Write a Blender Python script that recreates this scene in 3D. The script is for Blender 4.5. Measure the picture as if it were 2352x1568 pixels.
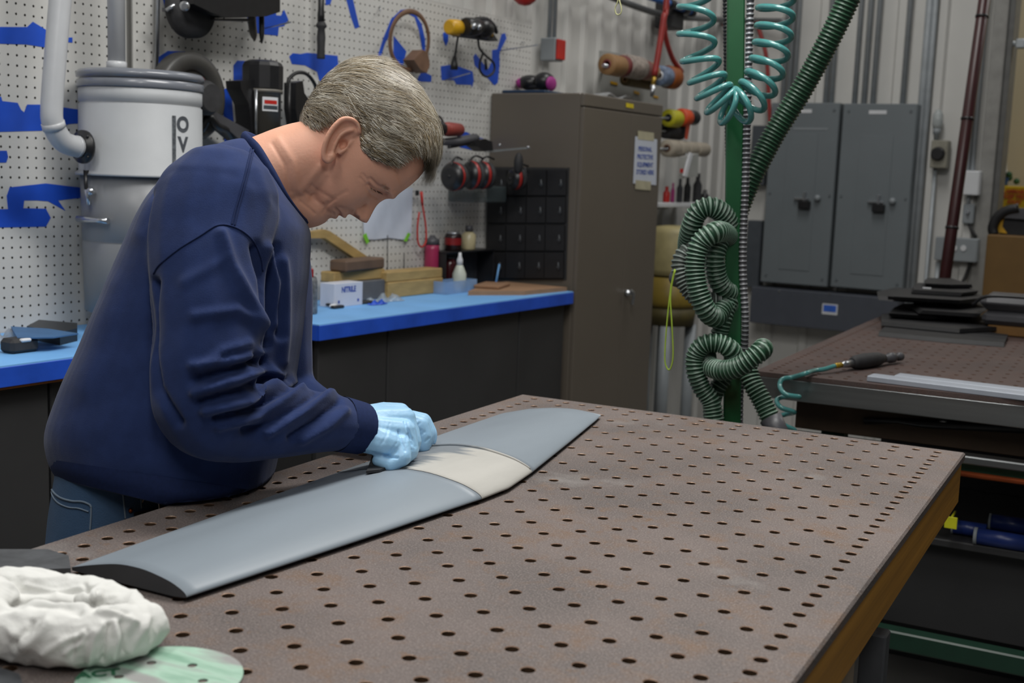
import bpy, bmesh, math, random
import numpy as np
from mathutils import Vector, Matrix
random.seed(7); rng = np.random.default_rng(7)
for _o in list(bpy.data.objects): bpy.data.objects.remove(_o)
SC = bpy.context.scene; COL = SC.collection

# ---------------------------------------------------------------- camera
U = .0381; F = 2783.4; PITCH = .139087; ROLL = .03685; YAW = -.481024
TABLE_Z = .95; CZ = TABLE_Z + 12.75037*U
FW = np.array([math.sin(YAW)*math.cos(PITCH), math.cos(YAW)*math.cos(PITCH), -math.sin(PITCH)])
_r = np.array([math.cos(YAW), -math.sin(YAW), 0]); _u = np.cross(_r, FW)
R2 = _r*math.cos(ROLL) + _u*math.sin(ROLL); U2 = -_r*math.sin(ROLL) + _u*math.cos(ROLL)
CAM = np.array([0, 0, CZ])
cd = bpy.data.cameras.new('camera'); cam = bpy.data.objects.new('camera', cd); COL.objects.link(cam)
cam.matrix_world = Matrix(((R2[0], U2[0], -FW[0], 0), (R2[1], U2[1], -FW[1], 0), (R2[2], U2[2], -FW[2], CZ), (0, 0, 0, 1)))
cd.sensor_width = 36; cd.sensor_fit = 'HORIZONTAL'; cd.lens = F/2352*36; cd.clip_start = .02
cd.dof.use_dof = True; cd.dof.focus_distance = 1.95; cd.dof.aperture_fstop = 6.3
SC.camera = cam
SC.view_settings.view_transform = 'Standard'; SC.view_settings.look = 'None'
SC.view_settings.gamma = 1; SC.view_settings.use_curve_mapping = False
SC.view_settings.exposure = 0.0

# ---------------------------------------------------------------- light of the hall
w = bpy.data.worlds.new('hall_ambient'); SC.world = w; w.use_nodes = True
w.node_tree.nodes['Background'].inputs[0].default_value = (.85, .93, 1, 1)
w.node_tree.nodes['Background'].inputs[1].default_value = .06
def area(name, loc, size, power, target, color=(1, .985, .955)):
    l = bpy.data.lights.new(name, 'AREA'); l.shape = 'RECTANGLE'; l.size, l.size_y = size
    l.energy = power; l.color = color
    o = bpy.data.objects.new(name, l); COL.objects.link(o); o.location = loc
    o.rotation_euler = (Vector(target) - Vector(loc)).to_track_quat('-Z', 'Y').to_euler()
area('strip_light_over_table', (-.75, 2.15, 3.3), (.5, 1.3), 54, (-.95, 1.85, .95))
area('strip_light_over_bench', (-1.3, .3, 3.5), (.4, 1.3), 20, (-1.6, 1.2, 1.0))
area('strip_light_front', (.5, -.5, 3.5), (.4, 1.3), 26, (-.9, 1.5, 1.2))
area('strip_light_rear', (-1.2, 4.6, 4.2), (.4, 1.6), 34, (-1.5, 5.6, 1.0))
area('far_wall_fill', (.6, 7.2, 4.2), (.4, 1.6), 40, (.2, 7.9, .8))  # added unseen fill lamp, brightens the otherwise black beige far wall

# ---------------------------------------------------------------- room axes and helpers
TH = .074
NA = np.array([math.cos(TH), -math.sin(TH), 0]); AA = np.array([math.sin(TH), math.cos(TH), 0])
WA, WB = -2.72, 6.67
def ray(x, y): return FW + R2*(x-1176)/F + U2*(784-y)/F
def dp(x, y, d): return CAM + d*ray(x, y)
def onz(x, y, z): D = ray(x, y); return CAM + D*(z-CZ)/D[2]
def _pl(x, y, n, k): D = ray(x, y); return CAM + D*k/(n@D)
def onA(x, y, off=0.): return _pl(x, y, NA, WA+off)
def onB(x, y, off=0.): return _pl(x, y, AA, WB-off)
def ony(x, y, Y): return _pl(x, y, np.array([0, 1., 0]), Y)
def onx(x, y, X): return _pl(x, y, np.array([1., 0, 0]), X)
def RM(s, t, z): return NA*s + AA*t + np.array([0, 0, z])
def rm(p): return np.array([p@NA, p@AA, p[2]])
ROOM = np.column_stack([NA, AA, [0, 0, 1]])        # columns: right along back wall, deep along left wall, up
EYE = np.eye(3)
def lin(h):
    h = h.lstrip('#'); c = [int(h[i:i+2], 16)/255 for i in (0, 2, 4)]
    return [x/12.92 if x <= .04045 else ((x+.055)/1.055)**2.4 for x in c]
MATS = {}
def pm(name, col, rough=.5, metal=0., var=.12, scale=18., bump=0., bscale=80., spec=.5, col2=None, stretch=None, detail=4, trans=0., alpha=1., sheen=0., coat=0., sss=0., emit=None):
    if name in MATS: return MATS[name]
    m = bpy.data.materials.new(name); m.use_nodes = True; nt = m.node_tree; N = nt.nodes; L = nt.links
    b = N['Principled BSDF']; c = lin(col)
    tc = N.new('ShaderNodeTexCoord'); mp = N.new('ShaderNodeMapping'); L.new(tc.outputs['Object'], mp.inputs[0])
    if stretch: mp.inputs['Scale'].default_value = stretch
    n = N.new('ShaderNodeTexNoise'); n.inputs['Scale'].default_value = scale; n.inputs['Detail'].default_value = detail
    L.new(mp.outputs[0], n.inputs[0])
    r = N.new('ShaderNodeValToRGB'); L.new(n.outputs[0], r.inputs[0])
    c2 = lin(col2) if col2 else [min(1, x*(1+var)) for x in c]; c1 = c if col2 else [x*(1-var) for x in c]
    r.color_ramp.elements[0].position = .32; r.color_ramp.elements[1].position = .68
    r.color_ramp.elements[0].color = (*c1, 1); r.color_ramp.elements[1].color = (*c2, 1)
    L.new(r.outputs[0], b.inputs['Base Color'])
    b.inputs['Roughness'].default_value = rough; b.inputs['Metallic'].default_value = metal
    b.inputs['Specular IOR Level'].default_value = spec
    if trans: b.inputs['Transmission Weight'].default_value = trans
    if alpha < 1: b.inputs['Alpha'].default_value = alpha
    if sheen: b.inputs['Sheen Weight'].default_value = sheen; b.inputs['Sheen Roughness'].default_value = .5
    if coat: b.inputs['Coat Weight'].default_value = coat; b.inputs['Coat Roughness'].default_value = .12
    if sss: b.inputs['Subsurface Weight'].default_value = sss; b.inputs['Subsurface Radius'].default_value = (.012, .005, .003); b.inputs['Subsurface Scale'].default_value = .6
    if bump:
        n2 = N.new('ShaderNodeTexNoise'); n2.inputs['Scale'].default_value = bscale; n2.inputs['Detail'].default_value = 5
        L.new(mp.outputs[0], n2.inputs[0]); bp = N.new('ShaderNodeBump'); bp.inputs['Strength'].default_value = bump; bp.inputs['Distance'].default_value = .01
        L.new(n2.outputs[0], bp.inputs['Height']); L.new(bp.outputs[0], b.inputs['Normal'])
    MATS[name] = m; return m

class MB:
    def __init__(s): s.v = []; s.f = []; s.m = []; s.s = []
    def add(s, v, f, m=0, smooth=False):
        o = len(s.v); s.v.extend([tuple(map(float, p)) for p in v])
        s.f.extend([tuple(i+o for i in q) for q in f]); s.m.extend([m]*len(f)); s.s.extend([smooth]*len(f)); return s
    def box(s, c, size, rot=EYE, ch=0., m=0):
        c = np.array(c, float); h = np.array(size, float)/2; ch = min(ch, h.min()*.9)
        if ch <= 0:
            P = [(x, y, z) for x in (-1, 1) for y in (-1, 1) for z in (-1, 1)]
            V = [c + rot@(np.array(p)*h) for p in P]
            Fc = [(0, 1, 3, 2), (4, 6, 7, 5), (0, 4, 5, 1), (2, 3, 7, 6), (0, 2, 6, 4), (1, 5, 7, 3)]
            return s.add(V, Fc, m)
        V = []; idx = {}
        for sx in (-1, 1):
            for sy in (-1, 1):
                for sz in (-1, 1):
                    for k in range(3):
                        p = np.array([sx, sy, sz])*(h-ch); p[k] += [sx, sy, sz][k]*ch
                        idx[(sx, sy, sz, k)] = len(V); V.append(c + rot@p)
        Fc = []
        for k in range(3):
            a, b = [(1, 2), (2, 0), (0, 1)][k]
            for sg in (-1, 1):
                q = []
                for (i, j) in ((-1, -1), (1, -1), (1, 1), (-1, 1)):
                    d = [0, 0, 0]; d[k] = sg; d[a] = i; d[b] = j; q.append(idx[(*d, k)])
                Fc.append(tuple(q if sg > 0 else q[::-1]))
            for i in (-1, 1):
                for j in (-1, 1):
                    d0 = [0, 0, 0]; d0[a] = i; d0[b] = j
                    dm = d0[:]; dm[k] = -1; dq = d0[:]; dq[k] = 1
                    q = [idx[(*dm, a)], idx[(*dq, a)], idx[(*dq, b)], idx[(*dm, b)]]
                    Fc.append(tuple(q if i*j < 0 else q[::-1]))
        for sx in (-1, 1):
            for sy in (-1, 1):
                for sz in (-1, 1):
                    q = [idx[(sx, sy, sz, k)] for k in range(3)]; Fc.append(tuple(q if sx*sy*sz > 0 else q[::-1]))
        return s.add(V, Fc, m)
    def rbox(s, a, b, ch=0., m=0):           # box given by two room-axis corners (s,t,z)
        a = np.array(a, float); b = np.array(b, float); c = (a+b)/2
        return s.box(RM(*c), np.abs(b-a), ROOM, ch, m)
    def tube(s, path, rad, n=12, caps=True, m=0, smooth=True, closed=False, flat=None, up=None):
        P = np.array(path, float); k = len(P); rad = np.broadcast_to(np.array(rad, float), (k,)) if np.ndim(rad) < 2 else np.array(rad)
        T = np.gradient(P, axis=0) if not closed else np.roll(P, -1, 0)-np.roll(P, 1, 0)
        T /= np.linalg.norm(T, axis=1)[:, None]+1e-12
        ref = np.array([0, 0, 1.]) if abs(T[0][2]) < .9 else np.array([1., 0, 0])
        if up is not None: ref = np.array(up, float)
        nrm = ref - T[0]*(ref@T[0]); nrm /= np.linalg.norm(nrm)
        V = []; ang = np.arange(n)*2*math.pi/n
        for i in range(k):
            nrm = nrm - T[i]*(nrm@T[i]); nrm /= np.linalg.norm(nrm)+1e-12; bi = np.cross(T[i], nrm)
            r = rad[i]; ra, rb = (r if np.ndim(r) else (r, r if flat is None else r*flat))
            for a in ang: V.append(P[i] + nrm*math.cos(a)*ra + bi*math.sin(a)*rb)
        Fc = []
        for i in range(k if closed else k-1):
            i2 = (i+1) % k
            for j in range(n): Fc.append((i*n+j, i*n+(j+1) % n, i2*n+(j+1) % n, i2*n+j))
        s.add(V, Fc, m, smooth)
        if caps and not closed:
            o = len(s.v)-len(V)
            s.f.append(tuple(o+j for j in range(n))[::-1]); s.f.append(tuple(o+(k-1)*n+j for j in range(n))); s.m += [m, m]; s.s += [False, False]
        return s
    def cyl(s, p0, p1, r0, r1=None, n=20, m=0, ch=0.):
        p0 = np.array(p0, float); p1 = np.array(p1, float); r1 = r0 if r1 is None else r1
        if ch:
            d = (p1-p0)/np.linalg.norm(p1-p0); return s.lathe(p0, d, [(r0-ch, 0), (r0, ch), (r1, np.linalg.norm(p1-p0)-ch), (r1-ch, np.linalg.norm(p1-p0))], n, m)
        return s.tube([p0, p1], [r0, r1], n, True, m)
    def lathe(s, base, axis, prof, n=24, m=0, caps=True, smooth=True):    # prof: (radius, height)
        axis = np.array(axis, float); axis /= np.linalg.norm(axis); base = np.array(base, float)
        ref = np.array([0, 0, 1.]) if abs(axis[2]) < .9 else np.array([1., 0, 0])
        e1 = ref-axis*(ref@axis); e1 /= np.linalg.norm(e1); e2 = np.cross(axis, e1)
        V = [base+axis*h+(e1*math.cos(2*math.pi*j/n)+e2*math.sin(2*math.pi*j/n))*r for r, h in prof for j in range(n)]
        k = len(prof); Fc = [(i*n+j, i*n+(j+1) % n, (i+1)*n+(j+1) % n, (i+1)*n+j) for i in range(k-1) for j in range(n)]
        s.add(V, Fc, m, smooth)
        if caps:
            o = len(s.v)-len(V); s.f.append(tuple(o+j for j in range(n))[::-1]); s.f.append(tuple(o+(k-1)*n+j for j in range(n))); s.m += [m, m]; s.s += [False, False]
        return s
    def prism(s, poly, vec, m=0, m2=None):      # polygon of 3D points extruded by vec
        P = [np.array(p, float) for p in poly]; vec = np.array(vec, float); n = len(P)
        V = P + [p+vec for p in P]
        nn = sum((np.cross(P[i]-P[0], P[(i+1) % n]-P[0]) for i in range(n)), np.zeros(3)); fl = nn@vec > 0
        a = tuple(range(n)); b = tuple(range(n, 2*n)); sides = [(i, (i+1) % n, n+(i+1) % n, n+i) for i in range(n)]
        Fc = [a[::-1], b] + sides if fl else [a, b[::-1]] + [q[::-1] for q in sides]
        s.add(V, Fc, m)
        if m2 is not None:
            for i in range(n): s.m[-1-i] = m2
        return s
    def loft(s, rings, m=0, smooth=True, caps=True, closed=True):
        n = len(rings[0]); k = len(rings); V = [p for r in rings for p in r]; nn = n if closed else n-1
        Fc = [(i*n+j, i*n+(j+1) % n, (i+1)*n+(j+1) % n, (i+1)*n+j) for i in range(k-1) for j in range(nn)]
        s.add(V, Fc, m, smooth)
        if caps and closed:
            o = len(s.v)-len(V); s.f.append(tuple(o+j for j in range(n))[::-1]); s.f.append(tuple(o+(k-1)*n+j for j in range(n))); s.m += [m, m]; s.s += [smooth, smooth]
        return s
    def ball(s, c, r, n=14, m=0, rot=EYE):
        r = np.broadcast_to(np.array(r, float), (3,)); k = n//2+1; V = []
        for i in range(k):
            th = math.pi*(i+.02*(i == 0)-.02*(i == k-1))/(k-1)
            for j in range(n): V.append(np.array(c)+rot@(r*np.array([math.sin(th)*math.cos(2*math.pi*j/n), math.sin(th)*math.sin(2*math.pi*j/n), -math.cos(th)])))
        Fc = [(i*n+j, i*n+(j+1) % n, (i+1)*n+(j+1) % n, (i+1)*n+j) for i in range(k-1) for j in range(n)]
        return s.add(V, Fc + [tuple(range(n))[::-1], tuple((k-1)*n+j for j in range(n))], m, True)
    def build(s, name, mats, parent=None, label=None, cat=None, group=None, kind=None):
        me = bpy.data.meshes.new(name)
        V = np.array(s.v)
        if parent is not None: V = V - WLOC[parent.name_full]; loc = None
        else:
            loc = np.array([(V[:, 0].min()+V[:, 0].max())/2, (V[:, 1].min()+V[:, 1].max())/2, V[:, 2].min()]); V = V-loc
        me.from_pydata(V.tolist(), [], s.f)
        for q in (mats if isinstance(mats, (list, tuple)) else [mats]): me.materials.append(q)
        me.polygons.foreach_set('material_index', s.m); me.polygons.foreach_set('use_smooth', s.s); me.update()
        o = bpy.data.objects.new(name, me); COL.objects.link(o)
        if parent is not None: o.parent = parent; WLOC[o.name_full] = WLOC[parent.name_full]
        else: o.location = loc; WLOC[o.name_full] = loc
        return tag(o, label, cat, group, kind)
WLOC = {}
def tag(o, label=None, cat=None, group=None, kind=None):
    if label: o['label'] = label
    if cat: o['category'] = cat
    if group: o['group'] = group
    if kind: o['kind'] = kind
    return o
def thing(name, loc, label=None, cat=None, group=None, kind=None):
    o = bpy.data.objects.new(name, None); COL.objects.link(o); o.location = loc; o.empty_display_size = .1
    WLOC[o.name_full] = np.array(loc, float); return tag(o, label, cat, group, kind)
def dup(o, delta, label=None, parent=None):         # copy a thing with its parts and sub-parts, moved by delta
    c = o.copy(); COL.objects.link(c); WLOC[c.name_full] = WLOC[o.name_full]+np.array(delta)
    if parent is None: c.location = Vector(o.location)+Vector(delta)
    else: c.parent = parent
    if label: c['label'] = label
    for ch in o.children: dup(ch, delta, None, c)
    return c
def evalmesh(o, *mods):
    for t, kw in mods:
        md = o.modifiers.new(t, t)
        for a, b in kw.items(): setattr(md, a, b)
    dg = bpy.context.evaluated_depsgraph_get(); me = bpy.data.meshes.new_from_object(o.evaluated_get(dg))
    o.modifiers.clear(); old = o.data; o.data = me; bpy.data.meshes.remove(old); return o
def smooth_curve(pts, n=60, closed=False):
    P = np.array(pts, float); k = len(P)
    if closed: P = np.vstack([P[-1], P, P[0], P[1]]); seg = k
    else: P = np.vstack([2*P[0]-P[1], P, 2*P[-1]-P[-2]]); seg = k-1
    out = []
    for i in np.linspace(0, seg, n, endpoint=not closed):
        j = min(int(i), seg-1); t = i-j; a, b, c, d = P[j:j+4]
        out.append(.5*(2*b+(c-a)*t+(2*a-5*b+4*c-d)*t*t+(3*b-a-3*c+d)*t**3))
    return np.array(out)
def text_mesh(body, size, name, mat, M, parent, bold=0., extrude=.0003, align='CENTER', sx=1.):
    cu = bpy.data.curves.new(name, 'FONT'); cu.body = body; cu.size = size; cu.align_x = align; cu.align_y = 'CENTER'; cu.extrude = extrude; cu.offset = bold; cu.space_line = .95; cu.resolution_u = 3
    t = bpy.data.objects.new(name, cu); COL.objects.link(t)
    dg = bpy.context.evaluated_depsgraph_get(); me = bpy.data.meshes.new_from_object(t.evaluated_get(dg)); bpy.data.objects.remove(t)
    mw = Matrix.Diagonal((sx, 1, 1, 1)); me.transform(mw); me.transform(M)
    me.transform(Matrix.Translation(-Vector(WLOC[parent.name_full]))); me.materials.clear(); me.materials.append(mat)
    o = bpy.data.objects.new(name, me); COL.objects.link(o); o.parent = parent; WLOC[o.name_full] = WLOC[parent.name_full]; return o
def frame(o, x, y, z=None):       # matrix with columns x, y, z at o
    x = np.array(x, float); y = np.array(y, float); z = np.cross(x, y) if z is None else z
    return Matrix(((x[0], y[0], z[0], o[0]), (x[1], y[1], z[1], o[1]), (x[2], y[2], z[2], o[2]), (0, 0, 0, 1)))
Z = np.array([0, 0, 1.])
# ================================================================ the setting
m_floor = pm('concrete', '#6e6c69', .7, var=.2, scale=3, bump=.05)
MB().box((-1, 3.5, -.05), (14, 16, .1)).build('floor', m_floor, kind='structure')
m_wall = pm('white_siding', '#c9c8c4', .5, var=.05, scale=3, bump=.03, bscale=30)
def siding(name, s_or_t, lo, hi, z1, axis, period, depth, sgn):
    pts = []; x = lo
    prof = [(0, 0), (.5, 0), (.56, 1), (.74, 1), (.8, 0)]
    while x < hi:
        for a, h in prof: pts.append((x+a*period, h*depth))
        x += period
    pts.append((x, 0)); b = MB(); V = []
    for zz in (0, z1):
        for a, h in pts: V.append(RM(s_or_t+h*sgn, a, zz) if axis == 't' else RM(a, s_or_t-h*sgn, zz))
    n = len(pts); Fc = [(i, i+1, n+i+1, n+i) for i in range(n-1)]
    if axis != 't': pass
    else: Fc = [q[::-1] for q in Fc]
    b.add(V, Fc); return b.build(name, m_wall, kind='structure')
siding('wall_left', WA-.035, .2, WB, 4.6, 't', .155, .022, 1)
siding('wall_back', WB, WA-.03, -1.32, 4.6, 's', .21, .02, 1)
m_beige = pm('beige_wall', '#c2b596', .7, var=.04, scale=2)
MB().rbox((-1.9, 8.6, 0), (4.5, 8.7, 4.6)).build('wall_far', m_beige, kind='structure')
m_trimg = pm('grey_trim', '#8b8a86', .5)
b = MB(); b.rbox((-1.315, WB-.03, 0), (-1.245, WB+.12, 4.6), .004)
b.build('trim_1', m_trimg, kind='structure')
b = MB(); b.rbox((-1.245, WB-.005, 0), (-1.215, WB+.14, 4.6), .003)
b.build('trim_2', pm('dark_trim', '#5d5d5b', .5), kind='structure')

# ---------------------------------------------------------------- pegboard: real holes, one inch apart
m_peg = pm('pegboard_white', '#c9c8c4', .45, var=.06, scale=2.5, detail=8)
peg = thing('pegboard', RM(WA, 2.8, .9), 'white perforated pegboard with blue tape outlines behind the bench', 'pegboard')
PZ0, PZ1 = .905, 2.055
def perforated(origin, ex, ey, nrm, nx, ny, cell, r, depth, hole, nside, mb, ring=None, m_top=0, m_rim=1, m_in=2):
    per = []
    k = nside//4
    cor = np.array([(1, -1), (1, 1), (-1, 1), (-1, -1)])*.5*cell
    for q in range(4):
        for j in range(k): per.append(cor[q]+(cor[(q+1) % 4]-cor[q])*j/k)
    per = np.array(per); ang = np.arctan2(per[:, 1], per[:, 0]); cs = np.column_stack([np.cos(ang), np.sin(ang)])
    layers = [(per, 0)]
    if ring: layers += [(cs*ring, 0), (cs*r, -(ring-r)*.8)]
    else: layers += [(cs*r, 0)]
    layers.append((cs*r, -depth))
    for i in range(nx):
        for j in range(ny):
            c = origin + ex*(i+.5)*cell + ey*(j+.5)*cell
            if hole(i, j):
                V = [c+ex*p[0]+ey*p[1]+nrm*h for L, h in layers for p in L]; n = nside
                o = len(mb.v); mb.v.extend(map(tuple, V))
                for q in range(len(layers)-1):
                    for a in range(n):
                        mb.f.append((o+q*n+a, o+q*n+(a+1) % n, o+(q+1)*n+(a+1) % n, o+(q+1)*n+a)); mb.s.append(False)
                        mb.m.append(m_top if q == 0 else (m_rim if ring and q == 1 else m_in))
            else:
                h = cell/2; mb.add([c-ex*h-ey*h, c+ex*h-ey*h, c+ex*h+ey*h, c-ex*h+ey*h], [(0, 1, 2, 3)], m_top)
m_pegin = pm('pegboard_core', '#54504a', .8)
for t0, t1 in ((1.2, 2.318), (2.345, 3.307), (3.311, 4.455)):
    cell = .0254; nx = int(round((t1-t0)/cell)); cx = (t1-t0)/nx; ny = int((PZ1-PZ0)/cell)
    b = MB()
    perforated(RM(WA, t0, PZ0), AA*cx/cell, Z, NA, nx, ny, cell, .0033, .006, lambda i, j: True, 8, b, None, 0, 1, 1)
    # edges of the sheet
    b.rbox((WA-.006, t0-.002, PZ0), (WA, t0, PZ1)); b.rbox((WA-.006, t1, PZ0), (WA, t1+.002, PZ1)); b.rbox((WA-.006, t0, PZ0+ny*cell), (WA+.0005, t1, PZ0+ny*cell+.004))
    b.build('panel', [m_peg, m_pegin], peg)

# ================================================================ welding table in front
TX0, TX1, TY1 = -1.1965, -.2675, 2.350; TY0 = TY1-63*U
HX0 = -8.20048*U; HY0 = 60.86*U          # corner hole
def rust_mat(name, light):
    m = bpy.data.materials.new(name); m.use_nodes = True; nt = m.node_tree; N = nt.nodes; L = nt.links; b = N['Principled BSDF']
    tc = N.new('ShaderNodeTexCoord')
    def noise(s, d=6, r=.6, st=None):
        n = N.new('ShaderNodeTexNoise'); n.inputs['Scale'].default_value = s; n.inputs['Detail'].default_value = d; n.inputs['Roughness'].default_value = r
        if st: mp = N.new('ShaderNodeMapping'); mp.inputs['Scale'].default_value = st; mp.inputs['Rotation'].default_value = (0, 0, .6); L.new(tc.outputs['Object'], mp.inputs[0]); L.new(mp.outputs[0], n.inputs[0])
        else: L.new(tc.outputs['Object'], n.inputs[0])
        return n.outputs[0]
    def ramp(x, p0, p1):
        r = N.new('ShaderNodeMapRange'); r.inputs[1].default_value = p0; r.inputs[2].default_value = p1; L.new(x, r.inputs[0]); return r.outputs[0]
    def mix(f, a, b2):
        x = N.new('ShaderNodeMix'); x.data_type = 'RGBA'; L.new(f, x.inputs[0])
        for s, v in ((6, a), (7, b2)):
            if isinstance(v, str): x.inputs[s].default_value = (*lin(v), 1)
            else: L.new(v, x.inputs[s])
        return x.outputs[2]
    c = mix(ramp(noise(5), .35, .65), light[0], light[1])
    c = mix(ramp(noise(14, 8, .7), .52, .72), c, light[2])
    c = mix(ramp(noise(420, 3, .6), .50, .72), c, light[3])
    c = mix(ramp(noise(300, 3, .6), .60, .75), c, light[5])
    c = mix(ramp(noise(9, 9, .75, (1, 9, 1)), .64, .75), c, light[4])
    c = mix(ramp(noise(26, 9, .8, (1, 34, 1)), .66, .74), c, '#9c9794')
    c = mix(ramp(noise(55, 5, .7), .60, .72), c, light[2])
    c = mix(ramp(noise(3.1, 6, .6), .62, .75), c, light[4])
    L.new(c, b.inputs['Base Color']); b.inputs['Metallic'].default_value = .25; b.inputs['Roughness'].default_value = .62; b.inputs['Specular IOR Level'].default_value = .35
    bp = N.new('ShaderNodeBump'); bp.inputs['Strength'].default_value = .25; bp.inputs['Distance'].default_value = .002; L.new(noise(260, 4), bp.inputs['Height']); L.new(bp.outputs[0], b.inputs['Normal'])
    MATS[name] = m; return m
m_rust = rust_mat('rusted_plate', ('#625b59', '#766b67', '#77604f', '#9b918b', '#928e8b', '#453e3c'))
m_rim = pm('worn_rust_rim', '#6a4c3a', .5, .4, col2='#a08672', scale=60)
m_hole = pm('hole_wall', '#54402f', .55, .4, var=.3, scale=80)
tbl = thing('welding_table', ((TX0+TX1)/2, 1.2, 0), 'large rusty perforated steel table in the foreground with mustard wooden apron', 'table')
b = MB(); o = np.array([HX0-22.5*U, HY0-62.5*U, TABLE_Z]); NXH, NYH = 23, 63
perforated(o, np.array([1., 0, 0]), np.array([0, 1., 0]), Z, NXH, NYH, U, .0073, .014,
           lambda i, j: (i in (0, NXH-1)) or (j in (0, NYH-1)) or ((i+j) % 2 == ((NXH-1+NYH-1+1) % 2)), 16, b, .0083, 0, 1, 2)
x0, x1, y0, y1 = o[0], o[0]+NXH*U, o[1], o[1]+NYH*U; zt = TABLE_Z; zb = zt-.014
def q4(ax, ay, bx, by): b.add([(ax, ay, zt), (bx, ay, zt), (bx, by, zt), (ax, by, zt)], [(0, 1, 2, 3)])
e = .003
q4(TX0+e, TY0+e, x0, TY1-e); q4(x1, TY0+e, TX1-e, TY1-e); q4(x0, TY0+e, x1, y0); q4(x0, y1, x1, TY1-e)
ring0 = [(TX0+e, TY0+e), (TX1-e, TY0+e), (TX1-e, TY1-e), (TX0+e, TY1-e)]; ring1 = [(TX0, TY0), (TX1, TY0), (TX1, TY1), (TX0, TY1)]
V = [(x, y, zt) for x, y in ring0]+[(x, y, zt-e) for x, y in ring1]+[(x, y, zb) for x, y in ring1]
b.add(V, [(i, 4+i, 4+(i+1) % 4, (i+1) % 4)[::-1] for i in range(4)]+[(4+i, 8+i, 8+(i+1) % 4, 4+(i+1) % 4)[::-1] for i in range(4)], 0)
b.build('perforated_top', [m_rust, m_rim, m_hole], tbl)
m_must = pm('mustard_wood', '#bd8632', .55, var=.28, scale=9, stretch=(1, .12, 3), bump=.12, bscale=40)
ap = MB(); t = .03; hz0 = zb-.082
ap.box((TX1-t/2-.004, (TY0+TY1)/2, (zb+hz0)/2), (t, TY1-TY0-.012, .082), EYE, .003); ap.build('apron', m_must, tbl)
ap = MB(); ap.box((TX0+t/2+.004, (TY0+TY1)/2, (zb+hz0)/2), (t, TY1-TY0-.012, .082), EYE, .003); ap.build('apron', m_must, tbl)
ap = MB(); ap.box(((TX0+TX1)/2, TY1-t/2-.006, (zb+hz0)/2), (TX1-TX0-2*t-.01, t, .082), EYE, .003); ap.build('apron', m_must, tbl)
m_grey = pm('grey_steel', '#6a6c70', .5, .2); m_tan = pm('tan_paint', '#a08e78', .6)
for (lx, ly, mm) in ((TX1-.075, onx(1948, 1540, TX1-.03)[1], m_tan), (TX1-.34, TY1-.16, m_grey), (TX0+.1, 1.0, m_grey), (TX0+.1, TY1-.16, m_grey), (TX1-.1, .1, m_grey), (TX0+.1, .1, m_grey)):
    b = MB(); b.box((lx, ly, (hz0+.01)/2+.005), (.09, .09, hz0-.01), EYE, .004); b.box((lx, ly, .006), (.16, .16, .012), EYE, .002); b.build('leg', mm, tbl)

# ================================================================ grey airfoil blade on the table
def interp(y, tab):
    ys = [a[0] for a in tab]; return np.interp(y, ys, [a[1] for a in tab])
XR = [(.979, -.905), (1.25, -.868), (1.526, -.8345), (1.60, -.8305), (1.707, -.846), (1.95, -.892), (2.15, -.931), (2.21, -.945)]
XL = [(.979, -1.082), (1.29, -1.090), (1.609, -1.096), (1.864, -1.108), (2.10, -1.112), (2.18, -1.09), (2.21, -1.045)]
TK = [(.979, .0205), (1.3, .024), (1.6, .0275), (1.9, .025), (2.12, .018), (2.19, .010), (2.21, .004)]
_c = smooth_curve([(0, .0), (.004, .10), (.02, .24), (.06, .42), (.15, .69), (.32, .95), (.45, 1), (.6, .9), (.81, .5), (1, .05)], 90); BU, BT = _c[:, 0], _c[:, 1]
def blade_ring(y, n=30, lift=0.):
    xl, xr, th = interp(y, XL), interp(y, XR), interp(y, TK); z0 = TABLE_Z+.004
    up = []; dn = []
    for i in range(n+1):
        u_ = .5-.5*math.cos(math.pi*i/n)            # 0 right (round nose) .. 1 left (thin tail)
        x = xr+(xl-xr)*u_
        yt = float(np.interp(u_, BU, BT))
        up.append((x, y, z0+.005*(1-u_)**6*0+.003+th*yt*.98+lift)); dn.append((x, y, z0+.003-.003*min(1, math.sqrt(u_)*3)-lift*.2))
    return np.array(up + dn[-2:0:-1])
def blade_part(name, y0, y1, n, mat, lift=0., label=None):
    b = MB(); rings = [blade_ring(y, 30, lift) for y in np.linspace(y0, y1, n)]
    k = len(rings[0]); b.loft(rings, 0, True, False)
    o = len(b.v)-len(rings)*k
    b.f.append(tuple(o+j for j in range(k))); b.f.append(tuple(o+(len(rings)-1)*k+j for j in range(k))[::-1]); b.m += [1, 1]; b.s += [False, False]
    b.f = [q[::-1] for q in b.f]
    return b.build(name, mat, bl, label)
bl = thing('airfoil_blade', (-.97, 1.6, TABLE_Z), 'long grey airfoil blade with pale filler patch lying on the perforated table', 'blade')
m_prim = pm('grey_primer', '#838d96', .45, var=.07, scale=4, stretch=(2, .6, 1), detail=7, bump=.02, bscale=12)
m_bend = pm('dark_blade_end', '#3e3f42', .6, var=.1)
m_fill = pm('pale_filler', '#b0aea8', .75, var=.08, scale=7, stretch=(2.4, .7, 1), detail=8, bump=.05, bscale=60)
m_smear = pm('sanding_smear', '#7b7b78', .7, var=.1)
blade_part('near_section', .979, 1.522, 30, [m_prim, m_bend])
fp = blade_part('filler_patch', 1.5225, 1.709, 16, [m_fill, m_bend], .0006, 'pale beige filler patch')
fm = m_fill; nt = fm.node_tree; N = nt.nodes; L = nt.links         # grey primer still showing towards the thin edge of the patch
tc = N.new('ShaderNodeTexCoord'); sp = N.new('ShaderNodeSeparateXYZ'); L.new(tc.outputs['Object'], sp.inputs[0])
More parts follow.
